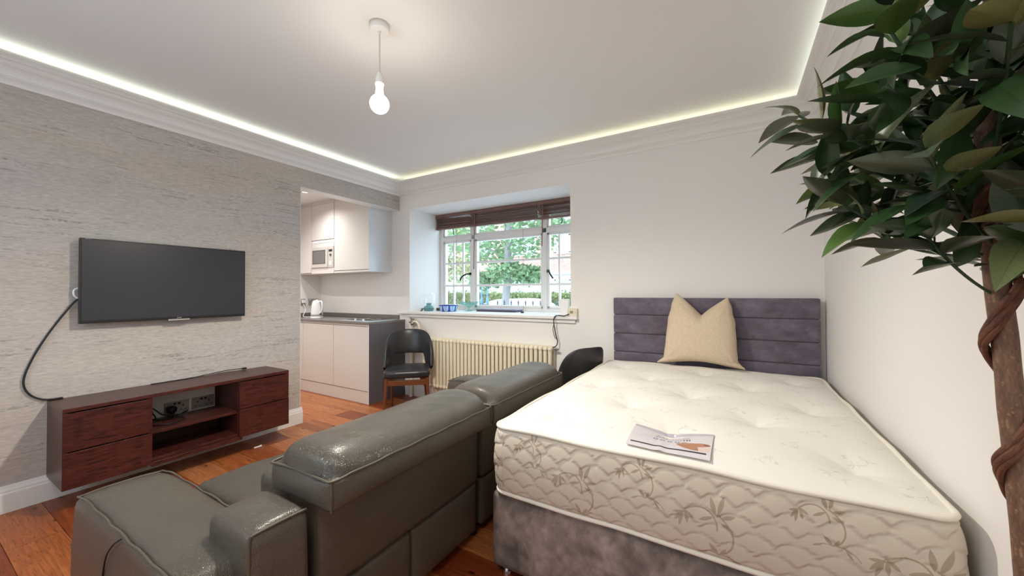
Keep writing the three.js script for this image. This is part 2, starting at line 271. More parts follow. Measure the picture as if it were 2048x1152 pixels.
// ------------------------------------------------------------------ blinds
{
  const blind = (label, x0, x1, bottom, tilt, wand, cords) => {
    const z = -3.79, t = thing('venetian_blind', label, 'blind', [(x0 + x1) / 2, bottom, z], 0, 'wooden venetian blinds drawn up in the window');
    part('head_rail', rbox(x0, x1, 2.205, 2.245, z - 0.03, z + 0.03, 0.004), M.blindRail, t);
    const n = 9, top = 2.198, p = (top - bottom - 0.02) / n;
    for (let i = 0; i < n; i++) {
      const yc = bottom + 0.024 + p * (i + 0.5), sag = tilt * (1 - i / n) * 0;
      const g = tri(new RoundedBoxGeometry(x1 - x0 - 0.008, 0.007, 0.05, 1, 0.0015)); g.rotateX((rnd() - 0.5) * 0.22); g.rotateZ(tilt * (i / n) + (rnd() - 0.5) * 0.004);
      g.translate((x0 + x1) / 2 + (rnd() - 0.5) * 0.004, yc + sag - Math.abs(tilt) * 0.15 * (i / n), z + (rnd() - 0.5) * 0.007); part('slat', g, M.blindSlat, t);
    }
    part('bottom_rail', rbox(x0 + 0.002, x1 - 0.002, bottom, bottom + 0.02, z - 0.026, z + 0.026, 0.004), M.blindSlat, t);
    for (const c of cords) part('lift_cord', rod(V(c[0], 2.21, z + 0.034), V(c[0], c[1], z + 0.034), 0.0016), M.blindRail, t);
    if (wand) part('tilt_wand', [rod(V(wand[0], 2.2, z + 0.04), V(wand[0] - 0.006, wand[1], z + 0.05), 0.0055), rod(V(wand[0], 2.2, z + 0.04), V(wand[0], 2.225, z + 0.03), 0.003)], M.blindSlat, t);
  };
  blind('dark brown wooden blind at the left end of the window, slats crooked', -3.378, -2.815, 2.055, -0.06, null, [[-3.02, 1.05]]);
  blind('widest dark brown wooden blind, drawn up over the middle of the window', -2.812, -1.885, 2.05, 0.006, [-2.735, 1.52], [[-2.06, 1.0]]);
  blind('dark brown wooden blind above the small white router on the sill', -1.882, -1.318, 2.045, 0.0, [-1.808, 1.74], []);
}
// ------------------------------------------------------------------ pendant
{
  const x = -1.569, z = -1.324, t = thing('pendant_lamp', 'bare round white bulb hanging from a white ceiling rose', 'lamp', [x, 2.155, z]);
  part('ceiling_rose', [lathe([[0, 2.585], [0.044, 2.585], [0.049, 2.59], [0.05, CEIL], [0, CEIL]]).translate(x, 0, z), cyl(0.006, 0.008, 0.012, x, 2.58, z)], M.whitePlastic, t);
  part('flex', rod(V(x, 2.585, z), V(x, 2.365, z), 0.0035), S({ color: 0xd8d4c8, roughness: 0.6 }), t);
  part('lamp_holder', lathe([[0, 2.372], [0.008, 2.371], [0.014, 2.36], [0.016, 2.345], [0.02, 2.343], [0.02, 2.318], [0.022, 2.316], [0.022, 2.306], [0, 2.306]]).translate(x, 0, z), M.whitePlastic, t);
  const pr = [[0.0, 2.158]]; for (let i = 1; i <= 14; i++) { const a = i / 14 * 2.65; pr.push([0.049 * Math.sin(a), 2.207 - 0.049 * Math.cos(a)]); } pr.push([0.02, 2.262], [0.0185, 2.285], [0.0185, 2.306]);
  part('bulb', lathe(pr, 40).translate(x, 0, z), S({ color: 0xffffff, emissive: new THREE.Color().setRGB(1, 0.93, 0.78), emissiveIntensity: 3.0 }), t);
  const warm = new THREE.Color().setRGB(1, 0.92, 0.8);
  const L = new THREE.PointLight(warm, BULB_CD); L.position.set(x, 2.207, z); L.shadow.radius = 2.4; L.castShadow = true; scene.add(L);
  const D = new THREE.SpotLight(warm, BULB_DOWN_CD, 0, 1.5, 0.5); D.position.set(x, 2.15, z); D.target.position.set(x, 0, z); D.shadow.radius = 2.4; D.castShadow = true; scene.add(D, D.target);   // an LED globe throws most of its light down, away from its collar
}
{ // flat ceiling panel over the end of the room that lies behind the camera
  const x = -0.6, z = 0.15, t = thing('ceiling_panel', 'flat square white ceiling light behind the camera', 'lamp', [x, CEIL - 0.03, z]);
  part('frame', rbox(x - 0.31, x + 0.31, CEIL - 0.03, CEIL, z - 0.31, z + 0.31, 0.004), M.whitePlastic, t);
  part('diffuser', box(x - 0.29, x + 0.29, CEIL - 0.032, CEIL - 0.03, z - 0.29, z + 0.29), S({ color: 0xffffff, emissive: 0xfff8f0, emissiveIntensity: 1.5 }), t);
  const L = new THREE.RectAreaLight(new THREE.Color().setRGB(0.9, 0.95, 1.0), PANEL_POWER, 0.58, 0.58); L.position.set(x, CEIL - 0.036, z); L.rotation.x = -Math.PI / 2; scene.add(L);
}
// ------------------------------------------------------------------ kitchen
{
  const ZD = -2.784, XE = -3.462;
  const unit = (label, x0, x1) => {
    const t = thing('base_cabinet', label, 'cabinet', [(x0 + x1) / 2, 0, (ZD + ZB) / 2], 0, 'kitchen base cabinets');
    part('body', box(x0, x1, 0.135, 0.878, ZB, ZD - 0.022), M.cabinetBody, t);
    part('plinth', box(x0, x1, 0, 0.133, ZB, ZD - 0.006), M.cabinetDoor, t);
    part('handle_channel', rbox(x0, x1, 0.858, 0.879, ZD - 0.022, ZD - 0.004, 0.003), M.cabinetDoor, t);
    part('door', rbox(x0 + 0.0025, x1 - 0.0025, 0.14, 0.852, ZD - 0.02, ZD, 0.003), M.cabinetDoor, t);
  };
  unit('pale handleless base cabinet beside the dark end panel', -4.1, XE - 0.022); unit('pale handleless base cabinet under the kettle', -4.72, -4.1);
  unit('pale base cabinet against the far kitchen wall, mostly hidden', -5.163, -4.72);
  const e = thing('end_panel', 'dark grey end panel closing the kitchen counter behind the chair', 'panel', [XE - 0.01, 0, -3.04]);
  part('panel', rbox(XE - 0.02, XE, 0, 0.879, ZB, ZD + 0.003, 0.002), M.endPanel, e); part('edge_strip', rbox(XE - 0.021, XE - 0.001, 0, 0.879, ZD + 0.003, ZD + 0.006, 0.001), M.cabinetDoor, e);
  const w = thing('worktop', 'dark grey stone worktop over the pale base cabinets', 'worktop', [-4.3, 0.88, -3.04]);
  part('slab', rbox(-5.163, XE + 0.004, 0.88, 0.906, ZB, ZD + 0.012, 0.003), M.stone, w); const us = thing('upstand', 'low dark stone upstand along the back of the worktop', 'upstand', [-4.36, 0.9065, ZB + 0.009]); part('strip', rbox(-5.163, -3.556, 0.9065, 0.958, ZB, ZB + 0.018, 0.002), M.stone, us);
  const ur = thing('upstand', 'short dark stone upstand under the kitchen sockets', 'upstand', [-5.154, 0.9065, -3.04]); part('strip', rbox(-5.163, -5.145, 0.9065, 0.958, ZB + 0.019, ZD, 0.002), M.stone, ur);
  const h = thing('hob', 'built-in hob with two metal knobs on the worktop', 'hob', [-3.75, 0.906, -3.03]);
  part('hob_plate', rbox(-4.02, -3.50, 0.9065, 0.912, -3.26, -2.81, 0.002), S({ color: 0xc9d6dd, roughness: 0.12, metalness: 0.4 }), h); part('glass_plate', rbox(-4.0, -3.6, 0.9121, 0.9145, -3.24, -2.9, 0.001), S({ color: 0x3a3c40, roughness: 0.06 }), h);
  for (const x of [-3.78, -3.64]) part('knob', [cyl(0.016, 0.018, 0.024, x, 0.924, -2.85)], M.chrome, h);
  for (const [x, r] of [[-3.9, 0.08], [-3.7, 0.06]]) part('burner_ring', new THREE.TorusGeometry(r, 0.002, 6, 40).rotateX(Math.PI / 2).translate(x, 0.915, -3.07), M.steel, h);
  // wall units
  const ZU = -2.964, wall = (label, x0, x1, y0, ydoor) => {
    const t = thing('wall_cabinet', label, 'cabinet', [(x0 + x1) / 2, y0, (ZU + ZB) / 2], 0, 'kitchen wall cabinets');
    part('body', box(x0, x1, 1.484, 2.4, ZB, ZU - 0.022), M.cabinetBody, t); part('filler', box(x0, x1, 2.392, 2.434, ZB, ZU - 0.012), M.cabinetBody, t);
    part('door', rbox(x0 + 0.002, x1 - 0.002, ydoor, 2.388, ZU - 0.02, ZU, 0.003), M.cabinetDoor, t); return t;
  };
  const c1 = wall('tall pale wall cabinet nearest the window with a glossy side', -4.352, -3.70, 1.484, 1.514); part('side_panel', rbox(-3.70, -3.690, 1.484, 2.434, ZB, ZU + 0.001, 0.001), M.gloss, c1); part('pelmet', box(-4.352, -3.70, 1.484, 1.508, ZU - 0.022, ZU - 0.004), M.cabinetBody, c1);
  wall('pale wall cabinet left of the microwave at the wall edge', -5.163, -4.842, 1.484, 1.5);
  const c2 = wall('pale wall cabinet holding the built-in microwave', -4.838, -4.356, 1.484, 1.925);
  part('shelf_edge', rbox(-4.838, -4.356, 1.885, 1.918, ZU - 0.03, ZU - 0.006, 0.003), M.whitePlastic, c2); part('lower_rail', rbox(-4.838, -4.356, 1.484, 1.555, ZU - 0.022, ZU - 0.002, 0.002), M.cabinetDoor, c2);
  const m = thing('microwave', 'silver built-in microwave with a grey door window', 'microwave', [-4.597, 1.557, ZU]);
  part('case', rbox(-4.834, -4.36, 1.557, 1.826, ZU - 0.021, ZU + 0.004, 0.004), S({ color: 0xcfc9c0, roughness: 0.35, metalness: 0.3 }), m); part('trim_frame', rbox(-4.834, -4.36, 1.828, 1.882, ZU - 0.02, ZU - 0.004, 0.002), M.cabinetDoor, m);
  const md = part('door', rbox(-4.826, -4.475, 1.565, 1.818, ZU + 0.004, ZU + 0.012, 0.003), S({ color: 0xd3cdc4, roughness: 0.35, metalness: 0.3 }), m); part('window_glass', rbox(-4.78, -4.53, 1.62, 1.78, ZU + 0.012, ZU + 0.0145, 0.001), S({ color: 0x6f6c68, roughness: 0.25 }), m, md);
  part('window_frame', [box(-4.79, -4.52, 1.78, 1.788, ZU + 0.012, ZU + 0.016), box(-4.79, -4.52, 1.612, 1.62, ZU + 0.012, ZU + 0.016), box(-4.79, -4.78, 1.612, 1.788, ZU + 0.012, ZU + 0.016), box(-4.53, -4.52, 1.612, 1.788, ZU + 0.012, ZU + 0.016)], S({ color: 0x4a4846, roughness: 0.4 }), m, md);
  part('display', box(-4.455, -4.385, 1.762, 1.79, ZU + 0.004, ZU + 0.006), M.black, m); part('dial', cyl(0.014, 0.014, 0.012, 0, 0, 0).rotateX(Math.PI / 2).translate(-4.415, 1.72, ZU + 0.009), S({ color: 0x55524e, roughness: 0.4 }), m); part('button', rbox(-4.45, -4.38, 1.585, 1.64, ZU + 0.004, ZU + 0.007, 0.001), M.cabinetDoor, m);
  // kettle
  const kx = -4.80, kz = -3.02, k = thing('kettle', 'white plastic electric kettle standing on the dark worktop', 'kettle', [kx, 0.906, kz]);
  part('base', cyl(0.075, 0.08, 0.018, kx, 0.915, kz, 32), M.whitePlastic, k); part('jug', lathe([[0, 0.924], [0.074, 0.924], [0.073, 0.96], [0.066, 1.06], [0.058, 1.11], [0.05, 1.12], [0, 1.12]]).translate(kx, 0, kz), M.whitePlastic, k);
  part('lid', lathe([[0.05, 1.12], [0.042, 1.132], [0.014, 1.136], [0.012, 1.146], [0, 1.148]]).translate(kx, 0, kz), M.whitePlastic, k);
  part('spout', new THREE.ConeGeometry(0.026, 0.06, 14).rotateZ(Math.PI / 2 + 0.5).translate(kx - 0.068, 1.1, kz), M.whitePlastic, k);
  part('handle', tube([[kx + 0.05, 1.115, kz], [kx + 0.1, 1.12, kz], [kx + 0.118, 1.07, kz], [kx + 0.108, 1.0, kz], [kx + 0.07, 0.965, kz]], 0.011, 24, 8), M.whitePlastic, k); part('switch', rbox(kx + 0.066, kx + 0.09, 0.945, 0.96, kz - 0.01, kz + 0.01, 0.002), M.black, k);
  part('cord', tube([[kx - 0.07, 0.915, kz + 0.02], [kx - 0.12, 0.915, kz + 0.09], [-5.03, 0.93, kz + 0.05], [-5.11, 1.0, -3.05], [-5.135, 1.08, -3.035]], 0.005, 40), M.whitePlastic, k);
  const sock = (label, z0, z1, y0, y1, plug) => { const t = thing('wall_socket', label, 'socket', [-5.163, y0, (z0 + z1) / 2]); part('plate', rbox(-5.164, -5.155, y0, y1, z0, z1, 0.002), M.steel, t); const n = 2; for (let i = 0; i < n; i++) { const zc = lerp(z0, z1, (i + 0.5) / n); part('pin_holes', [box(-5.155, -5.154, y0 + 0.055, y0 + 0.065, zc - 0.004, zc + 0.004), box(-5.155, -5.154, y0 + 0.03, y0 + 0.036, zc - 0.016, zc - 0.008), box(-5.155, -5.154, y0 + 0.03, y0 + 0.036, zc + 0.008, zc + 0.016)], M.black, t); part('switch', rbox(-5.155, -5.152, y0 + 0.066, y0 + 0.08, zc + 0.012, zc + 0.022, 0.001), M.whitePlastic, t); } if (plug) part('plug', rbox(-5.153, -5.12, y0 + 0.028, y0 + 0.072, z0 + 0.012, z0 + 0.06, 0.008), M.whitePlastic, t); };
  sock('brushed steel double socket above the kettle', -3.265, -3.12, 1.065, 1.152, false); sock('brushed steel socket with a white plug pushed in', -3.075, -2.93, 1.065, 1.152, true);
  for (const [x, z] of [[-4.376, -2.6], [-4.5, -1.9]]) {
    const d = thing('downlight', x < -4.45 ? 'recessed kitchen downlight, further one hidden behind the grey wall' : 'recessed metal downlight in the kitchen ceiling', 'lamp', [x, 2.43, z]);
    part('bezel', new THREE.TorusGeometry(0.038, 0.006, 8, 28).rotateX(Math.PI / 2).translate(x, 2.433, z), M.steel, d); part('lens', cyl(0.034, 0.034, 0.004, x, 2.432, z, 24), S({ color: 0xffffff, emissive: 0xfff0d8, emissiveIntensity: 1.5 }), d);
    const L = new THREE.SpotLight(new THREE.Color().setRGB(0.98, 0.98, 1.0), z < -2.2 ? KITCHEN_CD * 0.75 : KITCHEN_CD * 1.3, 0, 1.3, 0.9); L.position.set(x, 2.424, z); L.target.position.set(x, 0, z); L.castShadow = true; L.shadow.radius = 1.5; scene.add(L, L.target);
  }
}
// ------------------------------------------------------------------ radiator
{
  const x0 = -3.075, x1 = -1.455, n = 33, p = (x1 - x0) / n, z = -3.247, r = thing('column_radiator', 'long cream column radiator under the window sill', 'radiator', [(x0 + x1) / 2, 0.16, z]);
  const col = (dz) => [cyl(0.0188, 0.0188, 0.5, 0, 0.445, dz, 10)];
  const sec = merge([...col(-0.036), ...col(0.036), new THREE.CapsuleGeometry(0.026, 0.068, 5, 10).rotateX(Math.PI / 2).scale(0.86, 1, 1).translate(0, 0.698, 0), new THREE.CapsuleGeometry(0.026, 0.068, 5, 10).rotateX(Math.PI / 2).scale(0.86, 1, 1).translate(0, 0.19, 0)]);
  for (let i = 0; i < n; i++) { const m = mesh('radiator_section', sec, M.cream, r); m.position.set(x0 + (i + 0.5) * p - (x0 + x1) / 2, -0.16, 0); }
  part('pipe', [tube([[x0 + 0.01, 0.66, z], [x0 - 0.06, 0.68, z], [x0 - 0.09, 0.75, z], [x0 - 0.095, 0.84, z], [x0 - 0.13, 0.885, z], [x0 - 0.2, 0.89, z]], 0.014, 40, 10), rod(V(x0 - 0.245, 0.0, z - 0.02), V(x0 - 0.245, 0.93, z - 0.02), 0.024, 0.024, 14)], M.cream, r);
  const v = part('valve', [cyl(0.02, 0.02, 0.05, x0 - 0.2, 0.9, z), new THREE.SphereGeometry(0.024, 14, 10).translate(x0 - 0.2, 0.87, z), rod(V(x0 - 0.25, 0.885, z), V(x0 - 0.14, 0.885, z), 0.012)], M.steel, r); part('valve_handle', [rod(V(x0 - 0.23, 0.935, z + 0.01), V(x0 - 0.16, 0.925, z + 0.01), 0.008)], M.steel, r, v);
  part('bleed_plug', [rod(V(x1, 0.7, z), V(x1 + 0.03, 0.7, z), 0.012), rod(V(x1 + 0.03, 0.7, z), V(x1 + 0.045, 0.7, z), 0.007)], M.steel, r);
  for (const x of [x0 + 0.15, x1 - 0.15]) part('foot', box(x - 0.012, x + 0.012, 0, 0.175, z - 0.045, z + 0.045), M.cream, r);
}
// ------------------------------------------------------------------ TV
{
  const t = thing('television', 'wide flat dark television mounted on the grey textured wall', 'television', [-3.5, 1.045, -1.107]);
  const z0 = -1.566, z1 = -0.65, xf = -3.478;
  part('case', [rbox(xf - 0.03, xf, 1.046, 1.58, z0, z1, 0.004), rbox(xf - 0.05, xf - 0.028, 1.12, 1.48, z0 + 0.14, z1 - 0.14, 0.01)], S({ color: 0x17181b, roughness: 0.35 }), t);
  const s = part('screen', box(xf, xf + 0.0015, 1.064, 1.571, z0 + 0.009, z1 - 0.009), S({ color: 0x323339, roughness: 0.3 }), t);
  part('bracket', box(XL, xf - 0.048, 1.2, 1.42, -1.25, -0.96), M.black, t);
  const lip = part('light_bar', [rbox(xf - 0.012, xf + 0.004, 1.036, 1.05, -1.2, -1.075, 0.003)], M.chrome, t);
  const logo = (txt, w, h, col) => canvasTex(256, 64, (g, W, H) => { g.fillStyle = '#1a1b1f'; g.fillRect(0, 0, W, H); g.fillStyle = col; g.font = 'bold 54px serif'; g.textAlign = 'center'; g.textBaseline = 'middle'; g.fillText(txt, W / 2, H / 2); });
  part('logo', new THREE.PlaneGeometry(0.044, 0.011).rotateY(Math.PI / 2).translate(xf + 0.0022, 1.0575, -1.137), S({ map: logo('SONY', 1, 1, '#cfd0d4'), roughness: 0.4 }), t);
  part('logo', new THREE.PlaneGeometry(0.034, 0.0075).rotateY(Math.PI / 2).translate(xf + 0.0022, 1.5755, -0.685), S({ map: logo('BRAVIA', 1, 1, '#8d8e94'), roughness: 0.4 }), t);
  const c = thing('television_cable', 'black cable hanging in a curve from television to the low unit', 'cable', [-3.53, 0.6, -0.6]);
  part('lead', tube([[-3.52, 1.21, -0.75], [-3.525, 1.203, -0.66], [-3.535, 1.118, -0.604], [-3.54, 0.986, -0.536], [-3.542, 0.85, -0.48], [-3.542, 0.73, -0.45], [-3.542, 0.65, -0.47], [-3.545, 0.604, -0.525], [-3.546, 0.597, -0.60]], 0.0052, 70), M.cable, c);
  const wc = thing('white_cable', 'short white cable loop behind the television edge', 'cable', [-3.52, 1.21, -0.655]);
  part('lead', tube([[-3.525, 1.275, -0.69], [-3.525, 1.262, -0.644], [-3.525, 1.235, -0.636], [-3.525, 1.21, -0.648], [-3.525, 1.195, -0.69]], 0.006, 24), M.whitePlastic, wc);
}
// ------------------------------------------------------------------ TV unit
{
  const xb = XL, xf = -3.2, z1 = -0.54, z0 = -1.768, t = thing('media_unit', 'dark mahogany wall-hung media unit with four drawers', 'cabinet', [-3.37, 0.14, -1.15]);
  part('top', rbox(xb, xf + 0.004, 0.57, 0.592, z0, z1, 0.002), M.mahogany, t);
  part('side_panel', rbox(xb, xf, 0.14, 0.57, z1 - 0.02, z1, 0.001), M.mahogany, t); part('side_panel', rbox(xb, xf, 0.15, 0.57, z0, z0 + 0.02, 0.001), M.mahogany, t);
  part('divider', box(xb, xf, 0.142, 0.57, -0.915, -0.897), M.mahogany, t); part('divider', box(xb, xf - 0.012, 0.16, 0.57, -1.42, -1.402), M.mahogany, t);
  part('bottom', [box(xb, xf - 0.02, 0.145, 0.16, z0 + 0.02, -1.42), box(xb, xf - 0.02, 0.142, 0.16, -0.897, z1 - 0.02)], M.mahogany, t);
  part('drawer', rbox(xf - 0.02, xf + 0.002, 0.350, 0.562, -0.897, z1 - 0.004, 0.0015), M.mahogany, t); part('drawer', rbox(xf - 0.02, xf + 0.002, 0.14, 0.342, -0.897, z1 - 0.004, 0.0015), M.mahogany, t);
  part('drawer', rbox(xf - 0.02, xf + 0.002, 0.362, 0.562, z0 + 0.002, -1.405, 0.0015), M.mahogany, t); part('drawer', rbox(xf - 0.02, xf + 0.004, 0.15, 0.356, z0, -1.405, 0.0015), M.mahogany, t);
  part('shelf', rbox(xb + 0.02, xf - 0.03, 0.327, 0.347, -1.402, -0.915, 0.001), M.mahogany, t);
  part('lower_shelf', rbox(xb, xf - 0.018, 0.158, 0.178, -1.402, -0.915, 0.001), M.mahogany, t); part('front_rail', rbox(xf - 0.05, xf - 0.006, 0.128, 0.156, -1.43, -0.915, 0.002), M.mahogany, t);
  part('back_panel', [box(xb + 0.001, xb + 0.014, 0.178, 0.33, -1.402, -0.915), box(xb + 0.001, xb + 0.014, 0.33, 0.57, -1.402, -1.385)], M.mahogany, t);
  const w = part('socket_panel', box(xb + 0.001, xb + 0.007, 0.335, 0.57, -1.386, -0.915), M.trim, t);
  const sock = (z, label) => { const s = thing('double_socket', label, 'socket', [xb + 0.008, 0.345, z]); part('plate', rbox(xb + 0.007, xb + 0.014, 0.352, 0.44, z - 0.072, z + 0.072, 0.003), M.steel, s); for (const d of [-0.036, 0.036]) { part('pin_holes', [box(xb + 0.014, xb + 0.0148, 0.398, 0.41, z + d - 0.004, z + d + 0.004), box(xb + 0.014, xb + 0.0148, 0.37, 0.376, z + d - 0.018, z + d - 0.008), box(xb + 0.014, xb + 0.0148, 0.37, 0.376, z + d + 0.008, z + d + 0.018)], M.black, s); } part('switch', [rbox(xb + 0.014, xb + 0.018, 0.415, 0.43, z - 0.02, z - 0.006, 0.001), rbox(xb + 0.014, xb + 0.018, 0.415, 0.43, z + 0.006, z + 0.02, 0.001)], M.black, s); };
  sock(-1.308, 'steel double socket without plugs inside the media unit'); sock(-1.148, 'steel double socket with a black plug inside the media unit');
  const pl = thing('black_plug', 'black plug and tangled cable inside the media unit', 'plug', [xb + 0.05, 0.35, -1.1]);
  part('plug_body', [new THREE.SphereGeometry(0.028, 18, 12).scale(0.8, 1, 1.05).translate(xb + 0.042, 0.39, -1.112), rod(V(xb + 0.045, 0.375, -1.112), V(xb + 0.055, 0.352, -1.112), 0.011)], M.black, pl);
  part('lead', [tube([[xb + 0.055, 0.356, -1.112], [xb + 0.09, 0.353, -1.1], [xb + 0.12, 0.353, -1.05], [xb + 0.08, 0.365, -0.99], [xb + 0.05, 0.42, -0.96], [xb + 0.05, 0.43, -1.0], [xb + 0.07, 0.37, -1.06], [xb + 0.09, 0.36, -1.15], [xb + 0.11, 0.38, -1.18], [xb + 0.1, 0.352, -1.12], [xb + 0.2, 0.352, -1.13], [xb + 0.26, 0.352, -1.02], [xb + 0.18, 0.352, -0.94]], 0.0042, 160), tube([[xb + 0.03, 0.41, -0.93], [xb + 0.06, 0.44, -0.96], [xb + 0.06, 0.4, -1.0], [xb + 0.06, 0.36, -0.97], [xb + 0.05, 0.38, -0.93], [xb + 0.07, 0.42, -0.975], [xb + 0.08, 0.36, -1.01], [xb + 0.05, 0.353, -0.95]], 0.0042, 90)], M.cable, pl);
  const c2 = thing('aerial_lead', 'thin black lead lying along the top of the media unit', 'cable', [-3.54, 0.592, -1.35]);
  part('lead', tube([[-3.535, 0.5955, -1.0], [-3.53, 0.5955, -1.12], [-3.535, 0.596, -1.25], [-3.538, 0.604, -1.38], [-3.535, 0.61, -1.48], [-3.53, 0.606, -1.575]], 0.0032, 50), M.cable, c2); part('connector', rod(V(-3.53, 0.606, -1.57), V(-3.53, 0.604, -1.6), 0.0075), M.black, c2);
  const cr = thing('plastic_scrap', 'tiny white plastic scrap lying on the wooden floor', 'scrap', [-3.29, 0, -1.57]); part('scrap', [rbox(-3.30, -3.285, 0, 0.008, -1.60, -1.55, 0.003), cyl(0.008, 0.008, 0.009, -3.292, 0.005, -1.6, 12)], M.whitePlastic, cr);
}
// ------------------------------------------------------------------ sofa
{
  const t = thing('recliner_sofa', 'dark olive leather recliner sofa seen from behind', 'sofa', [-1.55, 0, -1.57]);
  const put = (name, g, x, y, z, mat = M.leather, parent) => part(name, tri(g.translate(x, y, z)), mat, t, parent);
  const wr = (x, z, s, k) => (fbm(x * 0.5 + 7.3, z * 0.5 + 3.1, 4 * k, 7 * k, s, 3) - 0.5);
  const loop = (hx, hz, y, r, fn) => { const pts = []; const n = 18; const seg = [[-hx, -hz, hx, -hz], [hx, -hz, hx, hz], [hx, hz, -hx, hz], [-hx, hz, -hx, -hz]]; for (const [a, b, c, d] of seg) for (let i = 0; i < n; i++) { const k = (i + 0.5) / n; let x = lerp(a, c, k), z = lerp(b, d, k); pts.push(V(x, y + (fn ? fn(x, z) : 0), z)); } return new THREE.TubeGeometry(new THREE.CatmullRomCurve3(pts, true, 'centripetal'), 220, r, 6, true); };
  // low arms
  for (const s of [0, 1]) {
    const zc = s ? -2.595 : -0.508, sg = s ? -1 : 1, hx = 0.46, hy = 0.235, hz = 0.122;
    const g = puff(hx, hy, hz, 0.03, [60, 24, 26], (q, u) => {
      const e = (1 - u.x * u.x), f = (1 - u.z * u.z);
      if (u.y > 0) q.y += u.y ** 3 * (0.022 * f * (1 - u.x ** 6) + 0.012 * wr(q.x, q.z, 3, 2));
      q.y -= (u.y > 0.3 ? 1 : 0) * 0.03 * sst(-0.3, -1, u.x) * sst(-0.6, -1, u.x) * 0.6;
      q.z += Math.sign(u.z) * Math.abs(u.z) ** 3 * 0.02 * (1 - u.y * u.y) * (0.6 + 0.4 * e) + 0.01 * wr(q.x, q.y, 9, 2) * Math.abs(u.z) ** 2;
      q.x += Math.sign(u.x) * Math.abs(u.x) ** 4 * 0.018 * (1 - u.y * u.y);
    });
    const a = put('arm', g, -1.632, 0.27, zc);
    const z1 = zc + 0.118, z2 = zc - 0.118, yy = (k) => 0.499 - 0.018 * sst(0.62, 1, k) * 1;
    for (const zz of [z1, z2]) part('piping', tube(Array.from({ length: 17 }, (_, i) => [lerp(-1.19, -2.085, i / 16), 0.503 - (i > 14 ? (i - 14) * 0.008 : 0) + 0.002 * Math.sin(i * 1.9), zz + 0.0015 * Math.sin(i * 2.3)]), 0.0036, 90, 6), M.piping, t, a);
    part('piping', tube([[-2.085, 0.483, z1], [-2.09, 0.487, zc + 0.05], [-2.09, 0.487, zc - 0.05], [-2.085, 0.483, z2]], 0.0036, 24, 6), M.piping, t, a);
    if (!s) part('seam', tube([[-1.585, 0.497, -0.384], [-1.615, 0.475, -0.374], [-1.655, 0.43, -0.369], [-1.675, 0.37, -0.367], [-1.68, 0.3, -0.367], [-1.68, 0.12, -0.373]], 0.0025, 40, 6), M.black, t, a);
    // raised inner rest at the back
    const zr = s ? -2.535 : -0.588, h2 = 0.086;
    const gb = puff(0.118, 0.28, h2, 0.028, [26, 34, 22], (q, u) => { if (u.y > 0) q.y += u.y ** 3 * 0.014 * (1 - u.x * u.x) * (1 - u.z * u.z); q.x += (u.x < 0 ? -1 : 0.4) * Math.abs(u.x) ** 3 * 0.02 * (1 - u.y * u.y) + 0.006 * wr(q.y, q.z, 5, 2); });
    const b = put('arm_backrest', gb, -1.216, 0.31, zr);
    part('piping', tube([[-1.105, 0.04, zr + h2 - 0.008], [-1.102, 0.3, zr + h2 - 0.006], [-1.103, 0.565, zr + h2 - 0.007], [-1.106, 0.584, zr + h2 - 0.014], [-1.106, 0.587, zr + h2 - 0.03], [-1.106, 0.588, zr], [-1.106, 0.586, zr - h2 + 0.01]], 0.004, 70, 6), M.piping, t, b);
  }
  for (const [za, zb, k] of [[-0.692, -1.562, 0], [-1.578, -2.452, 1]]) {
    const zc = (za + zb) / 2, hz = (za - zb) / 2;
    put('seat_base', puff(0.40, 0.10, hz - 0.004, 0.02, [12, 6, 24]), -1.55, 0.14, zc);
    put('seat_cushion', puff(0.345, 0.115, hz - 0.004, 0.035, [40, 14, 60], (q, u) => { if (u.y > 0) q.y += 0.012 * u.y ** 3 * (1 - u.x * u.x) * (1 - u.z ** 4) + 0.012 * wr(q.x, q.z, 11 + k, 2); if (u.x < 0) q.x -= 0.02 * (1 - u.y * u.y) * u.x * u.x; }), -1.63, 0.318, zc);
    put('back_cushion', puff(0.11, 0.13, hz - 0.008, 0.04, [24, 24, 60], (q, u) => { if (u.x < 0) q.x -= 0.03 * (1 - u.y * u.y) * (1 - u.z ** 4); q.x += 0.014 * wr(q.y, q.z, 15 + k, 2); }), -1.36, 0.48, zc);
    // rear shell: upper panel, two lower panels with a seam between them
    put('back_panel', puff(0.09, 0.152, hz - 0.01, 0.012, [8, 20, 50], (q, u) => { if (u.x > 0) q.x += 0.012 * (1 - u.y * u.y) * (1 - u.z ** 6) * u.x + 0.003 * wr(q.y, q.z, 21 + k, 2); }), -1.204, 0.436, zc);
    const zs = k ? zc : -1.105;
    for (const [a, b] of [[za - 0.01, zs + 0.002], [zs - 0.002, zb + 0.012]]) put('lower_panel', puff(0.09, 0.118, (a - b) / 2, 0.010, [8, 16, 30], (q, u) => { if (u.x > 0) q.x += 0.011 * (1 - u.y ** 4) * (1 - u.z ** 6) * u.x; }), -1.212, 0.158, (a + b) / 2);
    // headrest
    const hx = 0.165, hy = 0.048, hh = hz - 0.004;
    const crown = (x, z) => 0.078 * Math.sqrt(Math.max(0, 1 - Math.abs(x / hx) ** 2.5 - Math.abs(z / hh) ** 16));
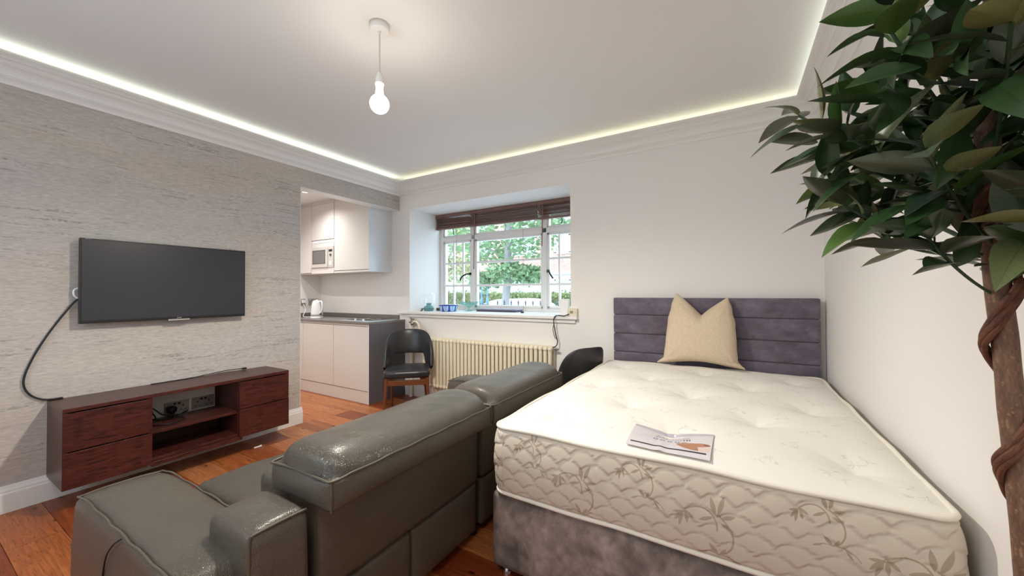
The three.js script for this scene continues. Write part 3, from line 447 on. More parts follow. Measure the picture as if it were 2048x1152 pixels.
    const hr = put('headrest', puff(hx, hy, hh, 0.014, [40, 14, 110], (q, u) => {
      if (u.y > 0) { const w = 0.016 * (fbm(q.z * 0.9 + 5.2 + k * 3.3 + q.x * 0.8, q.x * 0.6 + 3, 9, 5, 31, 3) - 0.5) * (0.4 + 0.9 * sst(0.1, -0.9, u.z) + 0.3 * sst(0.5, 1, u.z)); q.y += u.y ** 2 * (crown(clamp(q.x, -hx, hx), q.z) + w * (1 - u.x * u.x) * (1 - u.z ** 6)); }
      q.x += Math.sign(u.x) * Math.abs(u.x) ** 3 * (0.012 + (u.x < 0 ? 0.014 : 0)) * (1 - u.y * u.y) * (1 - u.z ** 6); q.z += Math.sign(u.z) * Math.abs(u.z) ** 5 * 0.016 * (1 - u.y * u.y) * (1 - u.x ** 4); if (u.x < 0) q.y -= 0.012 * u.x * u.x;
    }), -1.2, 0.619, zc);
    const pg = loop(hx + 0.003, hh + 0.002, hy + 0.001, 0.0046, (x, z) => (x < 0 ? -0.012 * (x / hx) ** 2 : 0) + 0.0015 * Math.sin(z * 40)); pg.translate(-1.2, 0.619, zc); part('piping', pg, M.piping, t, hr);
    for (const e of [1, -1]) part('piping', tube([[-1.2 + hx - 0.004, 0.665, zc + e * (hh - 0.004)], [-1.2 + hx + 0.001, 0.62, zc + e * (hh - 0.001)], [-1.2 + hx - 0.004, 0.574, zc + e * (hh - 0.004)]], 0.0036, 14, 6), M.piping, t, hr);
    put('headrest_support', puff(0.075, 0.03, hz - 0.06, 0.012, [6, 4, 10]), -1.24, 0.572, zc, M.leather);
  }
  for (const [x, z] of [[-2.0, -0.5], [-1.16, -0.6], [-2.0, -2.6], [-1.16, -2.5], [-1.16, -1.57]]) part('foot', cyl(0.022, 0.018, 0.045, x, 0.0225, z), M.black, t);
}
// ------------------------------------------------------------------ bed base and headboard
const BX0 = -0.926, BX1 = 0.47, BZ0 = -1.392;
{
  const t = thing('divan_bed', 'divan bed base in mottled grey velvet under the mattress', 'bed', [-0.2, 0, -2.3]);
  const g = puff((BX1 - BX0) / 2, 0.162, (BZ0 + 3.235) / 2, 0.018, [40, 12, 50], (q, u) => { q.z += u.z > 0 ? 0.003 * (fbm(q.x + 5, q.y + 5, 3, 3, 7, 3) - 0.5) : 0; });
  part('base', tri(g.translate((BX0 + BX1) / 2, 0.198, (BZ0 - 3.235) / 2)), M.crush, t);
  for (const [x, z] of [[BX0 + 0.05, BZ0 - 0.05], [BX1 - 0.05, BZ0 - 0.05], [BX0 + 0.05, -3.15], [BX1 - 0.05, -3.15]]) part('glide', [cyl(0.028, 0.03, 0.012, x, 0.006, z, 24), cyl(0.02, 0.02, 0.03, x, 0.025, z, 16)], M.chrome, t);
  const hdb = thing('headboard', 'purple grey velvet headboard with horizontal padded panels', 'headboard', [-0.193, 0.05, -3.28]);
  part('backing_board', rbox(-0.888, 0.5, 0.05, 1.176, -3.309, -3.262, 0.008), M.velvet, hdb);
  const ys = [1.183, 1.040, 0.882, 0.728, 0.574, 0.42];
  for (let i = 0; i < ys.length - 1; i++) {
    const h = (ys[i] - ys[i + 1]) / 2; const pg = puff(0.697, h - 0.0008, 0.018, 0.008, [80, 14, 8], (q, u) => { if (u.z > 0) q.z += 0.006 * (1 - u.y ** 4) * (1 - u.x ** 10) + 0.003 * (fbm(q.x * 0.4 + 3, q.y + i * 1.7 + 4, 5, 5, 3, 3) - 0.5); });
    part('headboard_panel', tri(pg.translate(-0.193, (ys[i] + ys[i + 1]) / 2, -3.25), i * 0.37, 0), M.velvet, hdb);
  }
}
// ------------------------------------------------------------------ mattress
const MX0 = -0.905, MX1 = 0.49, MZ0 = -1.383, MZ1 = -3.19, MT = 0.652, MB = 0.372;
const tufts = []; for (let r = 0; r < 6; r++) for (const x of r % 2 ? [-0.455, 0.06] : [-0.715, -0.2, 0.325]) tufts.push([x + 0.02 * Math.sin(r * 7 + x * 9), -1.6 - r * 0.315]);
function mattressTop(x, z) {
  const ex = Math.min(x - MX0, MX1 - x), ez = Math.min(MZ0 - z, z - MZ1), e = Math.max(0, Math.min(ex, ez));
  let h = 0.04 * (1 - Math.exp(-Math.max(0, ex) / 0.09)) * (1 - Math.exp(-Math.max(0, ez) / 0.09)); h += 0.006 * (fbm(x * 0.5 + 9, z * 0.5 + 9, 4, 4, 5, 3) - 0.5) * sst(0, 0.08, e);
  for (const [tx, tz] of tufts) { const dx = x - tx, dz = z - tz, d = Math.hypot(dx, dz), a = Math.atan2(dz, dx); h -= 0.027 * Math.exp(-d / 0.045) + 0.017 * Math.exp(-((d / 0.12) ** 2)) - 0.0022 * Math.exp(-d / 0.12) * Math.sin(a * 7 + tx * 30) * sst(0, 0.05, d); }
  return MT + h * sst(0, 0.03, e + 0.012);
}
{
  const t = thing('mattress', 'cream tufted mattress with a quilted floral side lying on the bed base', 'mattress', [(MX0 + MX1) / 2, MB, -2.3]);
  const sprig = (g, x, y, s, rot, col) => {
    g.save(); g.translate(x, y); g.rotate(rot); g.scale(s, s); g.strokeStyle = g.fillStyle = col; g.lineCap = 'round';
    const leaf = (lx, ly, a, L, W) => { g.save(); g.translate(lx, ly); g.rotate(a); g.beginPath(); g.moveTo(0, 0); g.quadraticCurveTo(L * 0.5, -W, L, 0); g.quadraticCurveTo(L * 0.5, W, 0, 0); g.fill(); g.restore(); };
    g.lineWidth = 5; g.beginPath(); g.moveTo(-95, -30); g.bezierCurveTo(-60, -85, 0, -70, 10, -10); g.stroke();
    g.lineWidth = 6; g.beginPath(); g.moveTo(0, -62); g.bezierCurveTo(60, -40, 85, 30, 30, 75); g.stroke();
    g.lineWidth = 3.5; g.beginPath(); g.moveTo(30, 75); g.bezierCurveTo(60, 60, 95, 70, 120, 100); g.stroke(); g.beginPath(); g.moveTo(30, 75); g.bezierCurveTo(10, 70, -15, 80, -25, 95); g.stroke();
    for (const [lx, ly, a, L, W] of [[-5, -58, -2.0, 58, 15], [2, -60, -1.5, 70, 14], [10, -52, -0.6, 48, 13], [14, -40, 0.3, 44, 13], [-8, -50, 2.5, 50, 12], [-92, -30, 1.2, 44, 12], [-95, -30, 2.0, 52, 13], [-96, -32, 0.4, 40, 12], [-90, -25, 2.8, 40, 11], [-98, -28, 1.6, 58, 12], [30, 75, -2.4, 46, 14], [34, 72, -1.2, 34, 11], [60, 68, 0.3, 40, 9], [70, 75, 0.8, 42, 9], [0, 78, 2.6, 40, 9]]) leaf(lx, ly, a, L, W);
    g.restore();
  };
  const sideTex = canvasTex(1536, 512, (g, W, H) => { // 0.93 m x 0.31 m
    g.fillStyle = '#d2c7b7'; g.fillRect(0, 0, W, H);
    for (let y = 0; y < H; y += 4) { g.fillStyle = 'rgba(120,105,85,0.05)'; g.fillRect(0, y, W, 2); }
    const spots = [[230, 150, 1.15, 0.15, '#ab9a86'], [560, 330, 1.6, 0.3, '#ae9e8a'], [930, 150, 1.2, 0.1, '#ab9a86'], [1300, 330, 1.6, 0.2, '#b0a08d']];
    for (const [x, y, s, r, c] of spots) for (const dx of [-W, 0, W]) sprig(g, x + dx, y, s, r, c);
  }); sideTex.repeat.set(1 / 0.93, 1 / 0.31);
  const topTex = canvasTex(1024, 1024, (g, W, H) => { // 0.7 m square
    g.fillStyle = '#ece7df'; g.fillRect(0, 0, W, H); const r = mulberry(77);
    for (let j = 0; j < 4; j++) for (let i = 0; i < 4; i++) { const x = (i + 0.5 + (j % 2) * 0.5) * W / 4, y = (j + 0.5) * H / 4, rot = r() * 6.28, s = 0.42 + 0.2 * r(); for (const dx of [-W, 0, W]) for (const dy of [-H, 0, H]) sprig(g, x + dx, y + dy, s, rot, 'rgba(190,182,176,0.38)'); }
  }); topTex.repeat.set(1 / 0.7, 1 / 0.7);
  const topMat = S({ map: topTex, roughness: 0.9 }), sideMat = S({ map: sideTex, roughness: 0.88 });
  const rc = 0.055; // corner radius in plan
  const plan = (s) => { // rounded rectangle, s in metres along it, starting at the near left corner going right along the foot
    const W = MX1 - MX0 - 2 * rc, L = MZ0 - MZ1 - 2 * rc, q = Math.PI / 2 * rc; const segs = [['l', MX0 + rc, MZ0, 1, 0, W], ['a', MX1 - rc, MZ0 - rc, Math.PI / 2, q], ['l', MX1, MZ0 - rc, 0, -1, L], ['a', MX1 - rc, MZ1 + rc, 0, q], ['l', MX1 - rc, MZ1, -1, 0, W], ['a', MX0 + rc, MZ1 + rc, -Math.PI / 2, q], ['l', MX0, MZ1 + rc, 0, 1, L], ['a', MX0 + rc, MZ0 - rc, Math.PI, q]];
    for (const g of segs) { const len = g[0] === 'l' ? g[5] : g[4]; if (s <= len || g === segs[7]) { if (g[0] === 'l') { const dx = g[3], dz = g[4]; return [g[1] + dx * s, g[2] + dz * s, -dz, dx]; } const a = g[3] - s / rc; return [g[1] + rc * Math.cos(a), g[2] + rc * Math.sin(a), Math.cos(a), Math.sin(a)]; } s -= len; }
  };
  const PER = 2 * (MX1 - MX0 - 2 * rc) + 2 * (MZ0 - MZ1 - 2 * rc) + 2 * Math.PI * rc, H = MT - MB;
  const scallop = (s, y) => { const w = 0.1, rh = 0.047, R = 0.060; let best = 0; for (let j = Math.floor(y / rh) - 2; j <= Math.floor(y / rh) + 1; j++) { const off = (j & 1) ? 0.5 : 0; for (let i = -1; i <= 1; i++) { const cx = (Math.round(s / w - off) + off + i * 1) * w, cy = j * rh; const d = Math.hypot((s - cx), (y - cy)); if (d < R && y > cy - 0.03) return 0.0075 * Math.sqrt(Math.max(0, 1 - (d / R) ** 2)) ** 0.7; } } return best; };
  const wob = (s) => 0.004 * Math.sin(s * 9) + 0.003 * Math.sin(s * 21 + 1);
  const side = grid(1050, 54, (u, v) => { const s = u * PER, [x, z, nx, nz] = plan(s), y = lerp(MB + 0.004, MT - 0.006, v); const b = 0.017 * Math.sin(Math.PI * v) ** 0.7 + scallop(s, v * H + 0.5) * sst(0, 0.06, v) * sst(1, 0.94, v) + wob(s) * 0.4; return [x + nx * b, y, z + nz * b]; }, (u, v) => [u * PER, v * H + 0.015]);
  // outward winding
  part('side_band', side, sideMat, t);
  const tg = grid(150, 190, (u, v) => { let x = lerp(MX0, MX1, u), z = lerp(MZ0, MZ1, v); const y = mattressTop(x, z); const cx = x < MX0 + rc ? MX0 + rc : x > MX1 - rc ? MX1 - rc : x, cz = z > MZ0 - rc ? MZ0 - rc : z < MZ1 + rc ? MZ1 + rc : z; if (cx !== x && cz !== z) { const dx = x - cx, dz = z - cz, m = Math.max(Math.abs(dx), Math.abs(dz)), l = Math.hypot(dx, dz), k = m / l; x = cx + dx * k; z = cz + dz * k; } return [x, y, z]; }, (u, v) => [lerp(MX0, MX1, u), lerp(MZ0, MZ1, v)]);
  part('top_panel', tg, topMat, t);
  part('underside', box(MX0 + 0.02, MX1 - 0.02, MB - 0.008, MB + 0.004, MZ1 + 0.02, MZ0 - 0.02), M.cord, t);
  for (const [y, n] of [[MT - 0.002, 0], [MB + 0.001, 1]]) { const pts = []; for (let i = 0; i < 360; i++) { const s = i / 360 * PER, [x, z, nx, nz] = plan(s); const d = 0.004 + wob(s) * 0.4; pts.push(V(x + nx * d, y + (n ? 0.0015 : 0.0035) * Math.sin(s * 11 + n * 2), z + nz * d)); } part('edge_cord', new THREE.TubeGeometry(new THREE.CatmullRomCurve3(pts, true), 1100, 0.0085, 8, true), M.cord, t); }
  tufts.forEach(([x, z]) => part('tuft', new THREE.SphereGeometry(0.006, 10, 8).scale(1, 0.5, 1).translate(x, mattressTop(x, z) + 0.0015, z), M.cord, t));
}
// label lying on the mattress
{
  const t = thing('mattress_label', 'printed label reading MAMMOTH lying on the mattress', 'label', [-0.22, 0.69, -1.51]);
  const tx = canvasTex(1024, 720, (g, W, H) => {
    g.fillStyle = '#d6d0d4'; g.fillRect(0, 0, W, H); g.fillStyle = '#b9b2bc'; g.fillRect(0, 0, W, 70);
    g.fillStyle = '#2b2a33'; g.textAlign = 'center'; for (let i = 0; i < 26; i++) g.fillRect(330 + i * 16, 140 + 6 * ((i * 7) % 3), 8, 26 - 6 * ((i * 5) % 3)); g.font = 'bold 84px sans-serif'; g.fillText('MAMMOTH', W * 0.52, 262);
    for (let i = 0; i < 5; i++) { g.fillStyle = '#5b6d97'; g.beginPath(); g.arc(330 + i * 92, 360, 32, 0, 7); g.fill(); g.fillStyle = '#dfe3ee'; g.beginPath(); g.arc(330 + i * 92, 360, 15, 0, 7); g.fill(); }
    g.fillStyle = '#b27d5f'; g.beginPath(); g.moveTo(600, 430); g.bezierCurveTo(660, 340, 780, 330, 850, 340); g.bezierCurveTo(930, 330, 1000, 360, 1005, 400); g.bezierCurveTo(960, 450, 880, 440, 860, 470); g.bezierCurveTo(900, 560, 900, 570, 820, 560); g.bezierCurveTo(720, 540, 640, 500, 600, 430); g.fill();
    g.fillStyle = '#8a5a41'; g.beginPath(); g.ellipse(965, 390, 45, 26, 0.3, 0, 7); g.fill(); g.fillStyle = '#d9c4ba'; g.beginPath(); g.moveTo(870, 470); g.lineTo(1015, 440); g.lineTo(1010, 560); g.lineTo(880, 570); g.fill();
    g.fillStyle = '#2f2e3a'; g.fillRect(40, 590, W - 90, 34);
  });
  const c = [[-0.352, -1.612], [-0.068, -1.622], [-0.072, -1.408], [-0.348, -1.415]];
  const P2 = (u, v) => [lerp(lerp(c[3][0], c[2][0], u), lerp(c[0][0], c[1][0], u), v), lerp(lerp(c[3][1], c[2][1], u), lerp(c[0][1], c[1][1], u), v)];
  const top = (u, v) => { const [x, z] = P2(u, v); return [x, Math.max(mattressTop(x, z), mattressTop(x, z - 0.02)) + 0.004 + 0.004 * Math.exp(-(((u - 0.42) / 0.05) ** 2)) * (1 - v), z]; };
  const front = grid(60, 36, top, (u, v) => [u, v]), under = grid(20, 12, (u, v) => { const q = top(1 - u, v); q[1] -= 0.0012; return q; });
  part('print', front, S({ map: tx, roughness: 0.3 }), t); part('backing', under, M.cord, t);
}
// ------------------------------------------------------------------ cushion
{
  const cx = -0.205, t = thing('cushion', 'beige linen cushion with a chopped top leaning on the headboard', 'cushion', [cx, 0.685, -3.1]);
  const HW = (v) => { const k = [[-1, 0.292], [-0.82, 0.246], [-0.4, 0.236], [0.2, 0.226], [0.6, 0.205], [1, 0.178]]; for (let i = 0; i < k.length - 1; i++) if (v <= k[i + 1][0]) { const s = sst(k[i][0], k[i + 1][0], v); return lerp(k[i][1], k[i + 1][1], s); } return 0.178; };
  const shape = (u, v, sgn) => {
    const a = Math.abs(u - 0.02), notch = 0.17 * Math.max(0, 1 - a / 1.0) ** 1.15, up = (v + 1) / 2; let y = up * (0.52 - 0.03 * sst(0, 1, u) - notch * up ** 2.2) - 0.02 * (1 - up) * (u * u * 0.4 - 0.2 * 0); y += 0.012 * (1 - up) ** 4 * Math.cos(u * 3.1);
    const x = u * HW(v) * (1 - 0.0 * v) - 0.02 + 0.012 * up; let th = 0.088 * (Math.max(0, 1 - Math.abs(u) ** 3.2) * Math.max(0, 1 - Math.abs(v) ** 3.5)) ** 0.55;
    th *= 1 - 0.62 * Math.exp(-(((u - 0.02) / 0.26) ** 2)) * sst(0.25, 0.95, v); th += 0.007 * (fbm(u * 0.5 + 2, v * 0.5 + 2, 5, 5, 3, 4) - 0.5) * (1 - u ** 4) * (1 - v ** 4);
    for (const [px, py, dx, dy] of [[-0.9, -0.9, 1, 1], [0.9, -0.9, -1, 1], [-0.85, 0.85, 1, -1], [0.85, 0.85, -1, -1]]) { const r = Math.hypot(u - px, v - py), an = Math.atan2(v - py, u - px); th += 0.006 * Math.sin(an * 8) * Math.exp(-r * 2.6) * sst(0, 0.15, r) * (1 - u ** 6) * (1 - v ** 6); }
    const lean = -3.105 - 0.075 * up; return [cx + x, 0.702 + y, lean + sgn * Math.max(th, 0)];
  };
  const f = grid(80, 80, (a, b) => shape(a * 2 - 1, b * 2 - 1, 1)), b = grid(80, 80, (a, c) => shape(1 - a * 2, c * 2 - 1, -0.55));
  part('cover', [f, b].map((g) => { const n = g.attributes.normal.clone(); g = tri(g); return g; }), M.linen, t);
  const rim = []; for (let i = 0; i <= 20; i++) rim.push(V(...shape(1, -1 + i / 10, 0))); part('seam', new THREE.TubeGeometry(new THREE.CatmullRomCurve3(rim), 60, 0.0022, 6), M.linen, t);
}
// ------------------------------------------------------------------ chairs
function makeChair(label) {
  const t = thing('dining_chair', label, 'chair', [0, 0, 0], 0, 'black leather dining chairs'); // faces +z
  local('seat', tri(puff(0.245, 0.036, 0.225, 0.03, [40, 10, 40], (q, u) => { if (u.y > 0) q.y += 0.016 * (1 - u.x ** 2) * (1 - u.z ** 2) * u.y; const k = 1 - 0.09 * (1 - u.z) / 2; q.x *= k; const rr = Math.max(0, Math.abs(u.x) + Math.abs(u.z) - 1.45); q.x *= 1 - 0.12 * rr; q.z *= 1 - 0.12 * rr; }).translate(0, 0.402, 0.0)), M.blackLeather, t);
  const ang = 1.75, nu = 60, nv = 22, R = 0.235;
  local('backrest', grid(nu, nv, (a, b) => {
    const u = a * 2 - 1, au = Math.abs(u), th = u * ang * 0.84, endk = Math.sqrt(Math.max(0, 1 - au ** 14));
    const top = 0.79 - 0.35 * au ** 3.2, bot = 0.385 + 0.155 * (1 - sst(0.40, 0.66, au)) + 0.02 * sst(0.85, 1, au), mid = (top + bot) / 2, hh = Math.max(0.02, (top - bot) / 2) * (0.5 + 0.5 * endk);
    const w = b * Math.PI * 2, cx = Math.sign(Math.cos(w)) * Math.abs(Math.cos(w)) ** 0.7, sy = Math.sign(Math.sin(w)) * Math.abs(Math.sin(w)) ** 0.7; const y = mid + hh * sy, rr = R + 0.021 * cx * (0.4 + 0.6 * endk) + 0.06 * (y - 0.4) / 0.4 * Math.cos(u * 1.2), zz = -0.035;
    return [rr * Math.sin(th) * 1.06, y, zz - rr * Math.cos(th) * 0.9];
  }), M.blackLeather, t);
  const leg = (sx, sz) => rod(V(sx * (sz > 0 ? 0.2 : 0.175), 0.375, sz * 0.175), V(sx * (sz > 0 ? 0.225 : 0.19), 0, sz > 0 ? 0.2 : -0.23), 0.019, 0.011, 12);
  for (const sx of [-1, 1]) for (const sz of [-1, 1]) local('leg', leg(sx, sz), M.chairWood, t);
  const rail = (x0, x1, y0, y1, z0, z1) => rbox(x0, x1, y0, y1, z0, z1, 0.004);
  local('front_rail', rail(-0.2, 0.2, 0.295, 0.345, 0.165, 0.185), M.chairWood, t); local('rear_rail', rail(-0.175, 0.175, 0.31, 0.365, -0.19, -0.17), M.chairWood, t);
  for (const s of [-1, 1]) local('side_rail', rail(s * 0.19 - 0.01, s * 0.19 + 0.01, 0.325, 0.367, -0.18, 0.18), M.chairWood, t);
  for (const s of [-1, 1]) local('seat_block', rail(s * 0.15 - 0.02, s * 0.15 + 0.02, 0.345, 0.37, 0.15, 0.18), M.chairWood, t);
  return t;
}
{
  const a = makeChair('black leather chair with wooden legs in front of the dark end panel'); a.position.set(-2.925, 0, -2.835); a.rotation.y = 0.74; a.scale.set(0.97, 1.05, 0.97);
  const b = a.clone(); b.name = numbered('dining_chair'); b.userData = { ...a.userData, label: 'black leather chair half hidden between sofa and bed' }; b.position.set(-1.2, 0, -3.045); b.rotation.y = -2.08; b.scale.set(0.86, 1.0, 0.86); scene.add(b);
}
// ------------------------------------------------------------------ things on the sill
{
  const y = 1.006, clear = P({ color: 0xffffff, roughness: 0.02, transmission: 1, thickness: 0, ior: 1.45 });
  const cl = thing('glass_cloche', 'clear glass bell cloche at the left end of the sill', 'cloche', [-3.262, y, -3.5]);
  const pr = []; for (let i = 0; i <= 12; i++) { const a = i / 12 * Math.PI / 2; pr.push([0.108 * Math.sin(a), y + 0.15 + 0.1 * Math.cos(a)]); } pr.push([0.11, y + 0.001]);
  part('dome', lathe(pr, 40).translate(-3.262, 0, -3.5), clear, cl); part('knob', new THREE.SphereGeometry(0.013, 14, 10).translate(-3.262, y + 0.264, -3.5), clear, cl);
  const or = thing('teal_pot', 'small teal lidded pot inside the glass cloche', 'pot', [-3.255, y, -3.5]);
  part('pot', lathe([[0, y], [0.05, y], [0.062, y + 0.018], [0.064, y + 0.035], [0.05, y + 0.06], [0.032, y + 0.068], [0.03, y + 0.075], [0.036, y + 0.092], [0.02, y + 0.1], [0, y + 0.1]]).translate(-3.255, 0, -3.5), S({ color: 0x5f9a98, roughness: 0.35 }), or); part('band', new THREE.TorusGeometry(0.064, 0.003, 6, 36).rotateX(Math.PI / 2).translate(-3.255, y + 0.03, -3.5), S({ color: 0x2f5a5c, roughness: 0.4 }), or);
  const ri = thing('ceramic_bird', 'small dark green and white ornament in front of the teal pot', 'ornament', [-3.3, y, -3.42]); part('body', [new THREE.SphereGeometry(0.017, 14, 10).scale(1.3, 1, 0.9).translate(-3.305, y + 0.016, -3.425), new THREE.SphereGeometry(0.011, 12, 8).translate(-3.284, y + 0.028, -3.425)], S({ color: 0x2c4a44, roughness: 0.3 }), ri); part('spots', [new THREE.SphereGeometry(0.008, 10, 8).translate(-3.302, y + 0.02, -3.412), new THREE.SphereGeometry(0.006, 10, 8).translate(-3.316, y + 0.014, -3.413)], M.whitePlastic, ri);
  const db = thing('dark_tray', 'small flat dark tray beside the teal pot', 'tray', [-3.17, y, -3.6]); part('tray', rbox(-3.205, -3.14, y, y + 0.035, -3.64, -3.58, 0.004), S({ color: 0x4a4038, roughness: 0.5 }), db);
  const bw = thing('blue_bowl', 'blue cut glass bowl with pale blue panels on the sill', 'bowl', [-2.965, y, -3.53]);
  const cg = document.createElement('canvas'); const bt = canvasTex(512, 128, (g, W, H) => { g.fillStyle = '#2a4fb4'; g.fillRect(0, 0, W, H); for (let i = 0; i < 8; i++) { g.fillStyle = '#b9d4ee'; g.beginPath(); g.ellipse((i + 0.5) * 64, 70, 24, 42, 0, 0, 7); g.fill(); g.fillStyle = '#8fb9dd'; g.beginPath(); g.ellipse((i + 0.5) * 64, 76, 13, 26, 0, 0, 7); g.fill(); } });
  const prb = [[0.0, y], [0.085, y], [0.1, y + 0.012], [0.106, y + 0.045], [0.112, y + 0.072], [0.108, y + 0.073], [0.1, y + 0.045], [0.09, y + 0.016], [0, y + 0.01]];
  part('bowl', lathe(prb, 48).translate(-2.965, 0, -3.53), P({ map: bt, roughness: 0.12, clearcoat: 0.6 }), bw); part('rim', new THREE.TorusGeometry(0.11, 0.005, 8, 48).rotateX(Math.PI / 2).translate(-2.965, y + 0.072, -3.53), S({ color: 0x2038a0, roughness: 0.2 }), bw);
  const jr = thing('glass_jar', 'tall clear glass jar standing behind the blue bowl', 'jar', [-3.02, y, -3.7]); part('jar', lathe([[0, y + 0.004], [0.05, y + 0.004], [0.056, y + 0.03], [0.052, y + 0.13], [0.03, y + 0.16], [0.028, y + 0.19], [0.034, y + 0.2]]).translate(-3.02, 0, -3.7), clear, jr);
  const br = thing('wooden_block', 'small reddish brown carved block left of the blue bowl', 'ornament', [-3.12, y, -3.7]); part('block', [rbox(-3.165, -3.09, y, y + 0.05, -3.74, -3.68, 0.01), new THREE.SphereGeometry(0.02, 12, 8).translate(-3.125, y + 0.058, -3.71)], S({ color: 0x7d4a3a, roughness: 0.6 }), br);
  const ds = thing('glass_dish', 'pale green ribbed glass dish on a stem near the window', 'dish', [-2.8, y, -3.72]); part('dish', lathe([[0.0, y], [0.05, y], [0.05, y + 0.006], [0.012, y + 0.014], [0.01, y + 0.045], [0.05, y + 0.055], [0.1, y + 0.075], [0.115, y + 0.105], [0.108, y + 0.106], [0.09, y + 0.075], [0.0, y + 0.062]], 40).translate(-2.8, 0, -3.72), P({ color: 0xcfeae4, roughness: 0.08, transmission: 0.8, thickness: 0 }), ds); part('rim_pattern', Array.from({ length: 18 }, (_, i) => new THREE.SphereGeometry(0.006, 8, 6).translate(-2.8 + 0.112 * Math.cos(i * 0.349), y + 0.107, -3.72 + 0.112 * Math.sin(i * 0.349))), S({ color: 0x7fa9a6, roughness: 0.2 }), ds);
  const lp = thing('closed_laptop', 'closed dark mauve laptop lying flat on the sill', 'laptop', [-2.38, y, -3.72]); part('lid', rbox(-2.655, -2.105, y + 0.018, y + 0.032, -3.83, -3.66, 0.006), S({ color: 0x8b8395, roughness: 0.4 }), lp); part('base', rbox(-2.65, -2.11, y, y + 0.0175, -3.83, -3.665, 0.005), S({ color: 0x55506a, roughness: 0.45 }), lp);
  const pg = thing('cable_end', 'small black plug end lying on the sill', 'plug', [-1.97, y, -3.6]); part('plug', [rod(V(-2.0, y + 0.008, -3.6), V(-1.965, y + 0.008, -3.59), 0.009)], M.black, pg); part('lead', tube([[-1.965, y + 0.006, -3.59], [-1.85, y + 0.004, -3.57], [-1.7, y + 0.004, -3.6], [-1.55, y + 0.004, -3.5]], 0.0025, 30), M.whitePlastic, pg);
  const rt = thing('router', 'upright white plastic router at the right end of the sill', 'router', [-1.415, y, -3.42]); part('case', [rbox(-1.462, -1.372, y, y + 0.158, -3.45, -3.405, 0.008)], M.whitePlastic, rt); part('stand', rbox(-1.47, -1.362, y, y + 0.01, -3.46, -3.39, 0.003), M.whitePlastic, rt);
  const sb = thing('phone_socket', 'cream surface box with a small phone socket beside the sill', 'socket', [-1.283, 0.985, ZB]); part('box', rbox(-1.333, -1.238, 1.006, 1.082, ZB, ZB + 0.035, 0.004), S({ color: 0xe6dcc6, roughness: 0.5 }), sb); part('jack', box(-1.305, -1.275, 1.035, 1.058, ZB + 0.035, ZB + 0.037), S({ color: 0x9a8c62, roughness: 0.5 }), sb); part('screw', [cyl(0.004, 0.004, 0.003, 0, 0, 0, 10).rotateX(Math.PI / 2).translate(-1.25, 1.045, ZB + 0.036), cyl(0.004, 0.004, 0.003, 0, 0, 0, 10).rotateX(Math.PI / 2).translate(-1.32, 1.045, ZB + 0.036)], M.steel, sb);
  const wr = thing('router_cable', 'black cable hanging from the sill to the radiator end', 'cable', [-1.42, 0.7, -3.27]); part('lead', tube([[-1.31, 1.03, -3.265], [-1.35, 1.012, -3.25], [-1.4, 1.014, -3.252], [-1.44, 1.008, -3.25], [-1.455, 0.97, -3.245], [-1.453, 0.9, -3.255], [-1.44, 0.83, -3.26], [-1.425, 0.77, -3.262], [-1.44, 0.725, -3.255], [-1.48, 0.712, -3.235]], 0.0048, 90), M.cable, wr); part('thin_lead', tube([[-1.46, 0.93, -3.26], [-1.475, 0.88, -3.27], [-1.46, 0.81, -3.275], [-1.44, 0.79, -3.27]], 0.003, 30), M.cable, wr);
}
